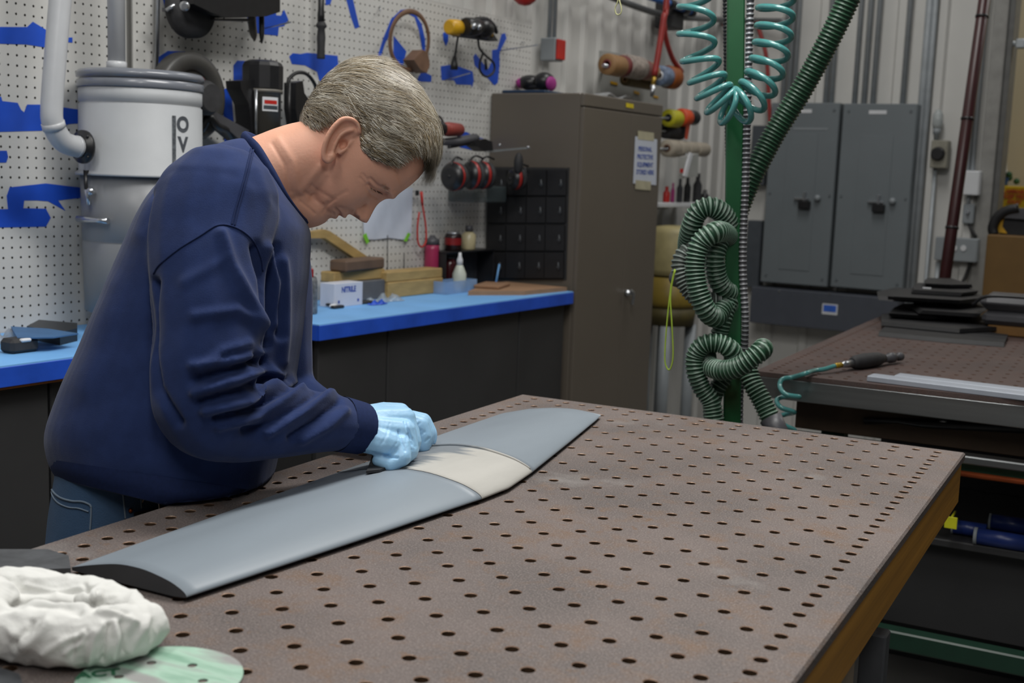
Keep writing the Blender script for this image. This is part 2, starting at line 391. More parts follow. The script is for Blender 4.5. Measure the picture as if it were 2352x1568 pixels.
nz = N.new('ShaderNodeTexNoise'); nz.inputs['Scale'].default_value = 14; nz.inputs['Detail'].default_value = 8; mp = N.new('ShaderNodeMapping'); mp.inputs['Scale'].default_value = (.5, 2.6, 1); L.new(tc.outputs['Object'], mp.inputs[0]); L.new(mp.outputs[0], nz.inputs[0])
md = N.new('ShaderNodeMath'); md.operation = 'MULTIPLY_ADD'; md.inputs[1].default_value = .22; L.new(nz.outputs[0], md.inputs[0]); L.new(sp.outputs[0], md.inputs[2])
mr = N.new('ShaderNodeMapRange'); mr.inputs[1].default_value = .135; mr.inputs[2].default_value = .10; L.new(md.outputs[0], mr.inputs[0])
mx = N.new('ShaderNodeMix'); mx.data_type = 'RGBA'; L.new(mr.outputs[0], mx.inputs[0])
bs = N['Principled BSDF']; L.new(bs.inputs['Base Color'].links[0].from_socket, mx.inputs[6]); mx.inputs[7].default_value = (*lin('#747a7f'), 1); L.new(mx.outputs[2], bs.inputs['Base Color'])
blade_part('far_section', 1.7095, 2.21, 30, [m_prim, m_prim])
b = MB(); P = blade_ring(1.7065, 30, .0014)[2:27]; b.tube(P, [.0012+.0014*math.sin(i/24*math.pi) for i in range(25)], 6); b.build('filler_ridge', m_fill, bl)
# ================================================================ benches along the left wall
def ont(x, y, t): return _pl(x, y, AA, t)
BZ = .98; BS = -2.287
m_blue = pm('blue_paper', '#74aee6', .55, var=.08, scale=6, bump=.08, bscale=14)
m_tapeb = pm('blue_tape', '#1f4fc0', .45, var=.14, scale=9, bump=.08, bscale=40)
m_wood = pm('orange_plywood', '#b0661f', .5, var=.2, scale=20, stretch=(1, 1, 6))
m_black = pm('black_panel', '#2e2e2f', .6, var=.12, scale=4)
m_blk = pm('black_plastic', '#1b1b1d', .38, var=.15, scale=30)
m_dk = pm('charcoal_rubber', '#2b2b2d', .7, var=.2, scale=30, bump=.1)
m_steel = pm('bright_steel', '#b9bcc0', .28, .9, var=.1)
m_white = pm('white_plastic', '#d3d5d8', .35, var=.03)
m_red = pm('red_plastic', '#b5261f', .4, var=.1)
def bench(t0, t1, seams, label, lip=.062):
    r = thing('workbench', RM((BS+WA)/2, (t0+t1)/2, 0), label, 'workbench')
    MB().rbox((WA+.002, t0+.006, BZ-lip), (BS-.006, t1-.006, BZ-.002), .003).build('tabletop', m_wood, r)
    MB().rbox((WA+.004, t0, BZ-.002), (BS, t1, BZ+.0015)).build('blue_cover', m_blue, r)
    MB().rbox((BS-.007, t0, BZ-.046), (BS+.0015, t1, BZ-.002), .001).rbox((WA+.004, t0-.0015, BZ-.046), (BS-.007, t0+.006, BZ-.002)).build('edge_tape', m_tapeb, r)
    ts = [t0+.03]+seams+[t1-.01]
    for a, c in zip(ts, ts[1:]):
        MB().rbox((BS-.05, a+.003, .06), (BS-.03, c-.003, BZ-lip-.002), .003).build('front_panel', m_black, r)
    MB().rbox((WA+.01, t0+.03, 0), (BS-.052, t1-.01, BZ-lip-.001)).build('carcass', m_black, r)
    return r
t_r0 = rm(onz(734, 746.7, BZ))[1]
tl1 = 2.30
bench(t_r0, 4.13, [rm(onA(905, 850, WA*0+.43))[1], rm(onA(1205, 800, .43))[1]], 'blue covered workbench with dark front panels beside the tall brown cabinet', .046)
bench(1.2, tl1, [1.75], 'blue covered workbench behind the man under the pegboard at the left edge', .053)

# ---------------------------------------------------------------- tape outlines on the pegboard
def tri_poly(pts3, nrm, name, mat, parent, th=.0012, label=None):
    bm = bmesh.new(); P = [np.array(p) for p in pts3]; vs = [bm.verts.new(p-WLOC[parent.name_full]+nrm*th) for p in P]
    f = bm.faces.new(vs); f.normal_update()
    if f.normal.dot(Vector(nrm)) < 0: bmesh.ops.reverse_faces(bm, faces=[f])
    ex = bmesh.ops.extrude_face_region(bm, geom=[f]); bmesh.ops.translate(bm, verts=[v for v in ex['geom'] if isinstance(v, bmesh.types.BMVert)], vec=Vector(nrm)*-th*.9)
    bmesh.ops.recalc_face_normals(bm, faces=bm.faces[:])
    bmesh.ops.triangulate(bm, faces=[q for q in bm.faces if len(q.verts) > 4])
    me = bpy.data.meshes.new(name); bm.to_mesh(me); bm.free(); me.materials.append(mat)
    o = bpy.data.objects.new(name, me); COL.objects.link(o); o.parent = parent; WLOC[o.name_full] = WLOC[parent.name_full]
    return tag(o, label)
TP = [[(-190, 60), (28, 62), (62, 62), (75, 50), (108, 70), (110, 110), (60, 102), (-190, 95)],
 [(150, 86), (166, 86), (166, 98), (150, 96)],
 [(-190, 200), (2, 222), (5, 232), (40, 236), (48, 252), (55, 258), (62, 240), (95, 240), (200, 254), (200, 282), (155, 285), (148, 292), (130, 285), (95, 300), (-190, 308)],
 [(-190, 345), (15, 346), (18, 360), (14, 373), (-190, 376)],
 [(15, 450), (22, 430), (105, 421), (195, 432), (195, 453), (133, 460), (150, 484), (110, 462), (85, 460), (55, 460), (53, 478), (105, 479), (116, 500), (105, 520), (-190, 526), (-190, 482), (18, 480)],
 [(368, -30), (395, -30), (425, 60), (402, 66), (382, 35)],
 [(362, 132), (385, 117), (425, 118), (425, 158), (362, 155)],
 [(592, -20), (632, -20), (634, 35), (645, 36), (652, 22), (662, 45), (652, 60), (640, 62), (638, 82), (600, 78), (572, 72), (568, 40)],
 [(747, -20), (768, -20), (758, 10), (748, 12)], [(790, -20), (806, -20), (825, 62), (815, 66), (806, 40)],
 [(664, 130), (672, 122), (690, 124), (705, 121), (775, 128), (777, 152), (765, 162), (745, 188), (733, 185), (728, 165), (700, 150), (670, 147)],
 [(536, 150), (545, 139), (565, 140), (565, 185), (536, 185)], [(512, 205), (530, 200), (540, 330), (515, 325)],
 [(866, 133), (873, 134), (884, 100), (905, 58), (922, 36), (935, 30), (952, 40), (962, 70), (969, 110), (969, 165), (961, 176), (958, 187), (990, 188), (991, 174), (979, 168), (976, 150), (976, 90), (968, 55), (952, 30), (938, 20), (920, 23), (898, 44), (880, 88)],
 [(904, 82), (933, 118), (925, 150), (903, 140)],
 [(1017, 76), (1030, 70), (1029, 95), (1024, 106), (1018, 92)],
 [(1012, 152), (1040, 148), (1085, 164), (1088, 185), (1084, 201), (1082, 195), (1048, 194), (1042, 184), (1014, 184)],
 [(1087, 130), (1092, 123), (1105, 140), (1120, 160), (1130, 140), (1130, 115), (1142, 113), (1152, 78), (1160, 76), (1163, 88), (1147, 120), (1147, 150), (1143, 190), (1135, 196), (1125, 185), (1105, 165), (1090, 150)],
 [(1050, 303), (1072, 303), (1085, 312), (1110, 318), (1117, 325), (1115, 347), (1095, 347), (1056, 338)]]
for P in TP: tri_poly([onA(x, y) for x, y in P], NA, 'tape_patch', m_tapeb, peg)
# small steel pegs standing out of the board
def rod(name, pts, r, mat, parent=None, n=8, **k): return MB().tube(pts, r, n).build(name, mat, parent, **k)
for (x, y, x2, y2, o2) in ((1150, 116, 1236, 103, .22), (1022, 184, 1080, 168, .14), (604, 66, 668, 51, .16), (605, 26, 632, 20, .1), (873, 14, 873, 24, .03), (1199, 96, 1205, 98, .03)):
    rod('peg_hook', [onA(x, y), onA((x+x2)/2, (y+y2)/2, o2*.5), onA(x2, y2, o2)], .0022, m_steel, peg)
for x, y0, y1 in ((890, 540, 628), (928, 582, 628)): rod('wire_peg', [onA(x, y0, .03), onA(x, y1, .03)], .0018, m_dk, peg)

# ---------------------------------------------------------------- central vacuum canister and its pipes
OFF = .165; cb = onA(325, 430, OFF); cb_z = lambda y, x=325: onA(x, y, OFF)[2]
rad = 137*((cb-CAM)@FW)/F; ax = lambda z: np.array([cb[0], cb[1], z])
zt_, z200, z240, z405, z550, zbot = cb_z(166), cb_z(208), cb_z(243), cb_z(405), cb_z(552), cb_z(712)
van = thing('vacuum_canister', ax(zbot), 'pale grey wall mounted vacuum canister with dark vertical lettering and latch', 'vacuum canister')
m_can = pm('canister_white', '#a8abae', .55, var=.03); m_lid = pm('lid_grey', '#70747c', .3, var=.05, coat=.3); m_buck = pm('bucket_grey', '#7d7f82', .38, var=.06, scale=5)
lz = zt_-z200
MB().lathe(ax(z200), Z, [(rad, 0), (rad+.002, .003), (rad+.002, lz*.42), (rad-.004, lz*.47), (rad-.004, lz*.52), (rad+.003, lz*.57), (rad+.004, lz*.78), (rad-.003, lz*.95), (rad-.015, lz), (.03, lz+.004)], 48).build('lid', m_lid, van)
MB().lathe(ax(z405), Z, [(rad+.008, 0), (rad+.008, .006), (rad-.001, .012), (rad-.002, z240-z405-.004), (rad-.006, z240-z405), (rad-.006, z240-z405+.003), (rad-.002, z240-z405+.007), (rad-.002, z200-z405)], 48).build('body', m_can, van)
bk = MB().lathe(ax(zbot), Z, [(rad-.02, 0), (rad-.012, .004), (rad-.008, z550-zbot-.004), (rad-.011, z550-zbot), (rad-.008, z550-zbot+.003), (rad-.004, z405-zbot-.001)], 48).build('bucket', m_buck, van)
camdir = (CAM-cb)*np.array([1, 1, 0]); camdir /= np.linalg.norm(camdir); rgt = np.cross(-camdir, Z); rgt = -rgt if rgt@R2 < 0 else rgt
def rdir(a): return camdir*math.cos(a)+rgt*math.sin(a)
def can_text(body, size, px_x, py, mat, bold=0., stretchx=1.):
    a0 = math.asin((px_x-325)/137); z = cb_z(py, 325)+.0
    cu = bpy.data.curves.new('t', 'FONT'); cu.body = body; cu.size = size; cu.align_x = 'CENTER'; cu.align_y = 'CENTER'; cu.extrude = .0004; cu.offset = bold
    t = bpy.data.objects.new('t', cu); COL.objects.link(t); dg = bpy.context.evaluated_depsgraph_get(); me = bpy.data.meshes.new_from_object(t.evaluated_get(dg)); bpy.data.objects.remove(t)
    for v in me.vertices:
        p = ax(z+v.co.y)+rdir(a0+v.co.x*stretchx/rad)*(rad-.0015+v.co.z)-WLOC[van.name_full]; v.co = p
    me.materials.clear(); me.materials.append(mat); o = bpy.data.objects.new('lettering', me); COL.objects.link(o); o.parent = van; WLOC[o.name_full] = WLOC[van.name_full]
m_let = pm('dark_print', '#4b4f55', .5)
for ch, y in (('O', 286), ('V', 331), ('O', 377)): can_text(ch, .052, 415, y, m_let, .0024, .95)
b = MB(); a0 = math.asin((395-325)/137)          # slim printed bar beside the letters
zz0, zz1 = cb_z(385), cb_z(266)
V = [ax(zz)+rdir(a0+da)*(rad-.0008) for zz in (zz0, zz1) for da in (-.035, 0, .035)]
b.add(V, [(0, 1, 4, 3), (1, 2, 5, 4)]); b.build('printed_bar', pm('bar_print', '#5b5f64', .5, var=.5, scale=120, stretch=(1, 1, 1)), van)
la = math.asin((218-325)/137)                    # latch on the rim and steel catch on the bucket
zl = cb_z(405); b = MB(); b.tube([ax(zl+.008)+rdir(la)*(rad+.008), ax(zl+.012)+rdir(la)*(rad+.016), ax(zl-.03)+rdir(la)*(rad+.014), ax(zl-.05)+rdir(la)*(rad+.008)], .006, 8, flat=.5); lt = b.build('latch', m_blk, van)
b = MB(); b.tube([ax(zl-.036)+rdir(la)*(rad+.01), ax(zl-.075)+rdir(la+.02)*(rad+.008)], [.009, .006], 10); b.ball(ax(zl-.04)+rdir(la+.09)*(rad+.012), .011); b.build('clasp', m_steel, lt)
b = MB(); zc = cb_z(503); b.tube([ax(zc)+rdir(math.asin((x-325)/137))*(rad+.008) for x in (196, 215, 235, 258)], [.009, .008, .006, .008], 10); b.build('catch', m_steel, van)
fa = math.asin((190-325)/137)
b = MB(); fc = onA(189, 337, OFF-.0); ux = fc-ax(fc[2]); ux /= np.linalg.norm(ux)
b.lathe(fc-ux*.006, ux, [(.042, 0), (.042, .008), (.03, .010), (.03, .016)], 24); 
for k in range(4): b.ball(fc+ux*.004+(Z*math.cos(k*1.57+.8)+np.cross(ux, Z)*math.sin(k*1.57+.8))*.036, .004, 8)
b.build('inlet_flange', m_blk, van)
m_pvc = pm('pvc_pipe', '#b8babd', .32, var=.03)
p = smooth_curve([onA(172, -640, OFF+.01), onA(147, -120, OFF+.01), onA(140, -20, OFF+.01), onA(128, 120, OFF+.01), onA(119, 240, OFF+.01), onA(122, 285, OFF+.01), onA(142, 322, OFF+.005), onA(165, 334, OFF), onA(182, 337, OFF)], 50)
pr = thing('vacuum_pipe', p[-1], 'white plastic pipe bending into the left side of the vacuum canister', 'pipe')
MB().tube(p, .0265, 18).build('pipe', m_pvc, pr)
for seg, rr_ in ((p[30:33], .0285), (p[-4:-1], .0275)): MB().tube(seg, rr_, 18).build('coupling', m_pvc, pr)
p0, p1 = onA(268, 152, OFF-.03), onA(262, -640, OFF-.03)
r_ = thing('exhaust_pipe', p0, 'straight white pipe rising from the lid of the vacuum canister', 'pipe'); b = MB().cyl(p0-Z*.02, p1, .0225); b.build('pipe', m_pvc, r_)
MB().lathe(p0-Z*.01, p1-p0, [(.026, 0), (.026, .02), (.0235, .022)], 20).build('collar', m_pvc, r_)
rod('wall_conduit', [onA(359, 160, .02), onA(376, -640, .02)], .006, m_steel, label='thin steel conduit running down the pegboard behind the vacuum canister', cat='conduit')

# ---------------------------------------------------------------- tools hung on the pegboard
def wdir(): return AA, Z, NA
def A_(x, y, o=0.): return onA(x, y, o)
def mm(px_, x, y, o=0.): return px_*((A_(x, y, o)-CAM)@FW)/F      # pixels to metres at that spot
m_dgrey = pm('dark_grey_plastic', '#46464a', .45, var=.12); m_olive = pm('warm_grey_cast', '#6d6a63', .45, .2, var=.1); m_yel = pm('yellow_plastic', '#c99a1c', .4, var=.1); m_brown = pm('brown_leather', '#6e5240', .6, var=.2); m_mag = pm('magenta_fabric', '#9c2a80', .6); m_cord = pm('black_cord', '#161617', .5)
# big black saw at the top edge
s1 = thing('power_saw', A_(480, 60, .08), 'large black saw with round guard hung at the top of the pegboard', 'saw')
b = MB(); c = A_(438, 20, .09); b.lathe(c-NA*.02, NA, [(mm(64, 438, 20)-.004, 0), (mm(64, 438, 20), .004), (mm(64, 438, 20), .034), (.03, .04)], 40); b.build('blade_guard', m_dk, s1)
b = MB(); q = [A_(x, y, .07) for x, y in ((392, -110), (392, 12), (430, 30), (470, 42), (560, 40), (592, 30), (592, -110))]; b.prism(q, NA*.09); b.build('motor_body', m_blk, s1)
b = MB(); q = [A_(x, y, .08) for x, y in ((372, 18), (440, 34), (440, 40), (372, 26))]; b.prism(q, NA*.02); q = [A_(x, y, .08) for x, y in ((470, 44), (555, 44), (555, 50), (470, 47))]; b.prism(q, NA*.05); b.build('base_plate', m_dgrey, s1)
b = MB(); b.ball(A_(424, 14, .17), .014); b.cyl(A_(424, 14, .14), A_(424, 14, .18), .008); b.cyl(A_(382, 24, .1), A_(402, 10, .12), .005); b.build('knob', m_steel, s1)
rod('tool_prong', smooth_curve([A_(578, 20, .08), A_(580, 60, .08), A_(585, 94, .08)], 8), [.012]*6+[.009, .002], m_olive, s1)
rod('tool_prong', smooth_curve([A_(600, -60, .12), A_(601, 50, .12), A_(601, 100, .12)], 8), [.008]*6+[.006, .002], m_blk, s1)
rod('hanger', [A_(592, 28, .09), A_(632, 22, .09)], .003, m_blk, s1)
# round saw half hidden by the canister
s2 = thing('circular_saw', A_(440, 230, .06), 'dark circular saw with curved guard hung between vacuum canister and router', 'saw')
c = A_(418, 222, .05); R_ = mm(98, 418, 222)
b = MB(); b.lathe(c, NA, [(R_-.006, 0), (R_, .006), (R_, .045), (R_-.01, .052), (R_*.62, .055), (R_*.6, .045)], 44); b.build('blade_guard', pm('guard_grey', '#3a3937', .45, var=.15), s2)
b = MB(); b.lathe(A_(447, 225, .10), NA, [(mm(38, 447, 225), 0), (mm(38, 447, 225), .05), (mm(30, 447, 225), .07)], 24); b.build('motor', m_dk, s2)
b = MB(); b.lathe(A_(455, 190, .1), NA, [(.02, 0), (.018, .012)], 16); b.build('red_cap', pm('dull_red', '#5a1414', .5), s2)
b = MB(); q = [A_(x, y, .05) for x, y in ((452, 252), (545, 302), (540, 318), (520, 322), (500, 305), (452, 272))]; b.prism(q, NA*.06); b.build('base_plate', m_dgrey, s2)
b = MB(); b.tube(smooth_curve([A_(462, 300, .1), A_(480, 270, .12), A_(500, 290, .12), A_(520, 300, .1), A_(535, 322, .08)], 14), .012, 8); b.build('handle', m_blk, s2)
for x in (486, 490): rod('lever', [A_(x-1, 222, .115), A_(x+4, 245, .115)], .003, m_steel, s2)
# router
s3 = thing('router', A_(600, 310, .07), 'black and grey plunge router with white label hung on the pegboard behind the man', 'router')
cx = A_(603, 205, .10); rr = mm(47, 603, 205, .1); h = lambda y: A_(603, y, .1)[2]
b = MB(); b.lathe(np.array([cx[0], cx[1], h(207)]), Z, [(rr-.004, 0), (rr, .004), (rr, h(152)-h(207)), (rr-.006, h(144)-h(207)), (rr-.02, h(139)-h(207))], 12, smooth=False); b.build('motor_cap', m_blk, s3)
rr2 = mm(42, 610, 250, .1); b = MB(); b.lathe(np.array([cx[0], cx[1], h(312)]), Z, [(rr2, 0), (rr2, h(214)-h(312)), (rr2+.006, h(213)-h(312)), (rr2+.006, h(206)-h(312))], 24); b.build('motor_housing', m_olive, s3)
b = MB(); q = [A_(x, y, .06) for x, y in ((518, 186), (585, 180), (588, 202), (565, 214), (568, 300), (545, 310), (538, 240), (520, 205))]; b.prism(q, NA*.06); b.build('handle', m_blk, s3)
b = MB(); b.box(np.array([cx[0], cx[1], h(320)]), (rr*2.4, rr*2.6, .012), ROOM, .003); b.build('base', m_blk, s3)
for x in (588, 664): rod('plunge_post', [A_(x, 205 if x < 600 else 190, .13), A_(x, 315, .13)], .005, m_steel if x < 600 else m_blk, s3)
lc = np.array([cx[0], cx[1], h(240)])
def cdir(a): 
    d = (CAM-cx)*np.array([1, 1, 0]); d /= np.linalg.norm(d); e = np.cross(Z, d); e = e if e@R2 > 0 else -e; return d*math.cos(a)+e*math.sin(a)
def wrap(b, r0, a0, a1, z0, z1, c0, m=0):
    A = np.linspace(a0, a1, 6); V = [np.array([c0[0], c0[1], 0])+cdir(a)*r0+Z*zz for zz in (z0, z1) for a in A]
    b.add(V, [(i, i+1, 7+i, 6+i) for i in range(5)], m, True)
b = MB(); wrap(b, rr2+.0008, .0, .95, h(256), h(224), lc); b.build('label_plate', m_white, s3, label='white label with red stripe')
b = MB(); wrap(b, rr2+.0014, .1, .85, h(240), h(231), lc); b.build('label_stripe', m_red, s3)
b = MB(); wrap(b, rr2+.0014, .06, .9, h(252), h(243), lc); b.build('label_stripe', pm('dark_label', '#3a4148', .5), s3)
b = MB(); b.tube(smooth_curve([A_(662, 200, .08), A_(664, 182, .08), A_(680, 168, .08), A_(700, 168, .08), A_(716, 182, .08), A_(726, 205, .07), A_(720, 235, .06)], 30), .006, 8); b.build('cord_loop', m_cord, s3)
b = MB(); q = [A_(x, y, .06) for x, y in ((652, 190), (668, 186), (672, 214), (688, 236), (690, 270), (660, 300), (652, 250))]; b.prism(q, NA*.05); b.build('side_handle', m_blk, s3)
# long black handle
c = lambda y: A_(737, y, .05)
s4 = thing('hand_saw', c(135), 'long black tool handle with round guard hanging above the head of the man', 'tool')
def lz_(y): return (c(y)-c(135))@Z
b = MB(); b.lathe(c(135), Z, [(.0125, 0), (.0135, .004), (.0125, lz_(110)), (.0142, lz_(85)), (.0115, lz_(66)), (.018, lz_(61)), (.018, lz_(58)), (.0105, lz_(48))], 18); b.build('grip', m_dk, s4)
b = MB(); b.lathe(c(49), Z, [(.0115, 0), (.012, .02), (.010, lz_(20)-lz_(49)), (.011, lz_(-60)-lz_(49))], 14); b.build('shaft', m_blk, s4)
# strap ring with brown block
cc = A_(941, 94, .05); s5 = thing('strap_clamp', A_(948, 165, .05), 'brown looped strap clamp with wooden block hung on the pegboard', 'clamp')
aw = (rm(A_(985, 92, .05))-rm(A_(897, 92, .05)))[1]/2
ring = [cc+AA*aw*math.cos(a)+Z*mm(64, 940, 92)*math.sin(a)+NA*.01*math.sin(a) for a in np.linspace(0, 2*math.pi, 48, endpoint=False)]
b = MB(); b.tube(ring, .004, 8, closed=True, flat=2.4); b.build('strap', m_brown, s5)
b = MB(); q = [A_(x, y, .03) for x, y in ((925, 138), (947, 115), (958, 125), (962, 150), (955, 168), (940, 160))]; b.prism(q, NA*.05); b.build('block', m_brown, s5)
# yellow sander with cords
s6 = thing('belt_sander', A_(1075, 100, .06), 'yellow and black power sander with dangling cords hung near the pegboard corner', 'sander')
b = MB(); b.lathe(A_(1030, 62, .09), A_(1075, 66, .09)-A_(1030, 62, .09), [(mm(13, 1050, 62), 0), (mm(17, 1050, 62), .008), (mm(18, 1050, 62), .05), (mm(17, 1050, 62), .105)], 20); b.build('motor_housing', m_yel, s6)
b = MB(); b.lathe(A_(1068, 62, .12), A_(1100, 62, .12)-A_(1068, 62, .12), [(.03, 0), (.035, .01), (.034, .06), (.026, .1)], 18); b.ball(A_(1106, 66, .1), (.05, .05, .038)); b.build('body', m_blk, s6)
b = MB(); b.ball(A_(1088, 60, .155), .012); b.ball(A_(1100, 62, .155), .011); b.build('knob', m_steel, s6)
b = MB(); b.tube([A_(1124, 54, .1), A_(1124, 84, .1)], .016, 10); b.build('collar', m_yel, s6)
b = MB(); q = [A_(x, y, .06) for x, y in ((1030, 78), (1105, 72), (1120, 95), (1085, 90), (1040, 84))]; b.prism(q, NA*.05); b.tube(smooth_curve([A_(1092, 44, .1), A_(1118, 44, .12), A_(1135, 60, .12), A_(1140, 74, .1)], 10), .008, 8); b.build('shoe', m_dk, s6)
b = MB(); b.tube(smooth_curve([A_(1052, 84, .07), A_(1047, 115, .06), A_(1044, 138, .05)], 8), .004, 8); b.lathe(A_(1043, 160, .05), Z, [(.014, 0), (.015, .015), (.006, .05)], 10); b.build('plug_cord', m_cord, s6)
b = MB(); b.tube(smooth_curve([A_(1098, 92, .07), A_(1102, 112, .06), A_(1118, 130, .05), A_(1134, 145, .05), A_(1134, 165, .05), A_(1118, 176, .05), A_(1104, 165, .05), A_(1102, 145, .05), A_(1110, 120, .06)], 40), .0045, 8); b.tube([A_(1115, 135, .06), A_(1117, 160, .06)], .006, 8); b.build('cord', m_cord, s6)
# red drill and black grinder
s7 = thing('drill', A_(1030, 310, .07), 'red cordless drill hung above the black grinder right of the head of the man', 'drill')
b = MB(); b.tube([A_(1012, 296, .12), A_(1030, 297, .11), A_(1055, 298, .1), A_(1058, 298, .1)], [.022, .027, .024, .018], 12); b.build('housing', pm('faded_red', '#8a3a32', .5), s7)
b = MB(); b.tube([A_(990, 292, .13), A_(1014, 296, .12)], [.03, .026], 12); b.tube(smooth_curve([A_(998, 270, .1), A_(1010, 268, .1), A_(1020, 285, .1)], 8), .004, 8); b.build('battery', m_blk, s7)
s8 = thing('angle_grinder', A_(1060, 345, .06), 'black angle grinder lying on a peg just above the red and black earmuffs', 'grinder')
b = MB(); b.tube([A_(1012, 326, .1), A_(1050, 325, .1), A_(1090, 317, .1), A_(1096, 316, .1)], [.012, .018, .017, .012], 12); b.build('body', m_dgrey, s8)
b = MB(); q = [A_(x, y, .07) for x, y in ((1065, 325), (1090, 318), (1106, 325), (1108, 345), (1088, 347), (1072, 336))]; b.prism(q, NA*.05); b.tube([A_(1030, 338, .1), A_(1075, 330, .1)], .006, 8); b.build('guard', m_blk, s8)

# ---------------------------------------------------------------- tall brown cabinet at the end of the bench
CT0, CT1, CS, CH = 4.152, 4.86, WA+.432, 1.745
m_cab = pm('brown_cabinet_paint', '#605950', .42, var=.05, scale=2, coat=.1)
cab = thing('storage_cabinet', RM((WA+CS)/2, (CT0+CT1)/2, 0), 'tall brown steel storage cabinet with paper sign standing at the bench end', 'cabinet')
MB().rbox((WA+.004, CT0, 0), (CS-.018, CT1, CH), .004).build('body', m_cab, cab)
MB().rbox((CS-.019, CT0, CH-.05), (CS, CT1, CH), .004).build('top_rail', m_cab, cab)
tm = rm(onA(1430, 690, .432))[1]
for a, c in ((CT0+.002, tm-.001), (tm+.001, CT1-.002)):
    MB().rbox((CS-.018, a, .05), (CS, c, CH-.053), .003).build('door', m_cab, cab)
hd = cab.children[-2]
b = MB(); hc = onA(1438, 672, .432); b.lathe(hc, NA, [(.014, 0), (.014, .012), (.009, .016), (.009, .03)], 16); b.tube(smooth_curve([hc+NA*.03-AA*.02+Z*.012, hc+NA*.034+Z*.004, hc+NA*.03+AA*.012-Z*.01, hc+NA*.026+AA*.012-Z*.05], 12), .006, 10); b.build('handle', m_steel, hd)
MB().prism([onA(x, y, .4335) for x, y in ((1438, 236), (1455, 239), (1455, 249), (1438, 246))], NA*.0006).build('yellow_sticker', pm('yellow_sticker', '#d9c21a', .6), cab)
# paper sign
m_paper = pm('white_paper', '#c6ccd8', .7, var=.03); m_mask = pm('masking_tape', '#b3ad92', .7)
sg = thing('paper_sign', onA(1480, 425, .433), 'white paper safety sign with blue words taped to the cabinet door', 'sign')
MB().prism([onA(x, y, .4335) for x, y in ((1459, 313), (1509, 320), (1507, 425), (1454, 421))], NA*.0008).build('sheet', m_paper, sg)
for q in (((1465, 300), (1502, 305), (1502, 324), (1465, 320)), ((1460, 413), (1495, 417), (1494, 437), (1459, 434))):
    MB().prism([onA(x, y, .4345) for x, y in q], NA*.0006).build('tape_strip', m_mask, sg)
m_bprint = pm('blue_print', '#22459c', .6)
for wd, y, wpx in (('PERSONAL', 343, 31), ('PROTECTIVE', 361, 36), ('EQUIPMENT', 379, 36), ('STORED HERE', 396, 40)):
    o_ = text_mesh(wd, .027, 'lettering', m_bprint, frame(onA(1482, y, .4346), AA, Z, NA), sg, .0007, .0002)
    xs = [v.co@Vector(AA) for v in o_.data.vertices]; wid = max(xs)-min(xs); mid = (max(xs)+min(xs))/2
    tgt = (rm(onA(1482+wpx/2, y, .43))-rm(onA(1482-wpx/2, y, .43)))[1]
    for v in o_.data.vertices: d = (v.co@Vector(AA))-mid; v.co += Vector(AA)*d*(tgt/wid-1)
# black organiser on the cabinet side
oc = lambda x, y, o=0.: ont(x, y, CT0-.001-o)
org = thing('wall_organizer', oc(1215, 640, .01), 'black pocket organiser with small metal clips on the side of the brown cabinet', 'organizer')
MB().prism([oc(x, y) for x, y in ((1122, 383), (1308, 385), (1301, 642), (1117, 642))], -AA*.004).build('backing', m_black, org)
m_pock = pm('pocket_black', '#1d1d1f', .5, var=.15)
for i, y in enumerate((390, 453, 517, 580)):
    for j in range(4):
        xa = 1124-i*1.2+j*(45.5-.3*i); xb = xa+43; y2 = y+58
        pk = MB().prism([oc(a, c, .004) for a, c in ((xa, y), (xb, y), (xb-.6, y2), (xa-.6, y2))], -AA*.012).build('pocket', m_pock, org)
        cxm = (xa+xb)/2+6; b = MB(); b.tube([oc(cxm, y+22, .018), oc(cxm+1, y+40, .02)], .0035, 6); b.box(oc(cxm, y+34, .018), (.014, .006, .006), ROOM, .001); b.build('clip', pm('clip_metal', '#54575a', .4, .5), pk)
# on top of the cabinet
g = thing('goggle_case', RM(-2.5, 4.3, CH), 'black and magenta padded case on top of the brown cabinet', 'case')
gt = lambda x, y: _pl(x, y, AA, 4.35)
b = MB(); b.ball(gt(1217, 190), (.05, .05, .032)); b.ball(gt(1250, 187), (.045, .05, .038)); b.box(gt(1232, 200), (.1, .07, .02), ROOM, .006); b.build('shell', m_blk, g)
MB().ball(gt(1203, 191), (.03, .046, .024)).build('end_trim', m_mag, g); MB().ball(gt(1266, 192), (.014, .044, .03)).build('end_trim', m_mag, g); MB().tube([gt(1216, 182), gt(1233, 199)], .005, 8).build('piping', m_mag, g)
b = MB(); bl_ = rng.normal(0, 1, (9, 22)); V = []; 
for i in range(9):
    for j in range(22): V.append(RM(WA+.08+i*.035, 4.42+j*.017, CH+.002+.014*(math.sin(i*1.3+j*.7)+1)*(0.3+.7*math.sin(j/21*math.pi))+.004*abs(bl_[i, j])))
b.add(V, [(i*22+j, i*22+j+1, (i+1)*22+j+1, (i+1)*22+j) for i in range(8) for j in range(21)], 0, True)
b.build('plastic_sheet', pm('clear_film', '#cfd3d6', .2, alpha=.45), label='crumpled clear plastic sheet lying on top of the brown cabinet', cat='plastic sheet')
MB().rbox((WA+.05, 4.16, CH), (WA+.25, 4.33, CH+.012), .003).build('blue_folder', pm('navy_board', '#1d3550', .5), label='flat navy folder under the magenta case on the cabinet', cat='folder')
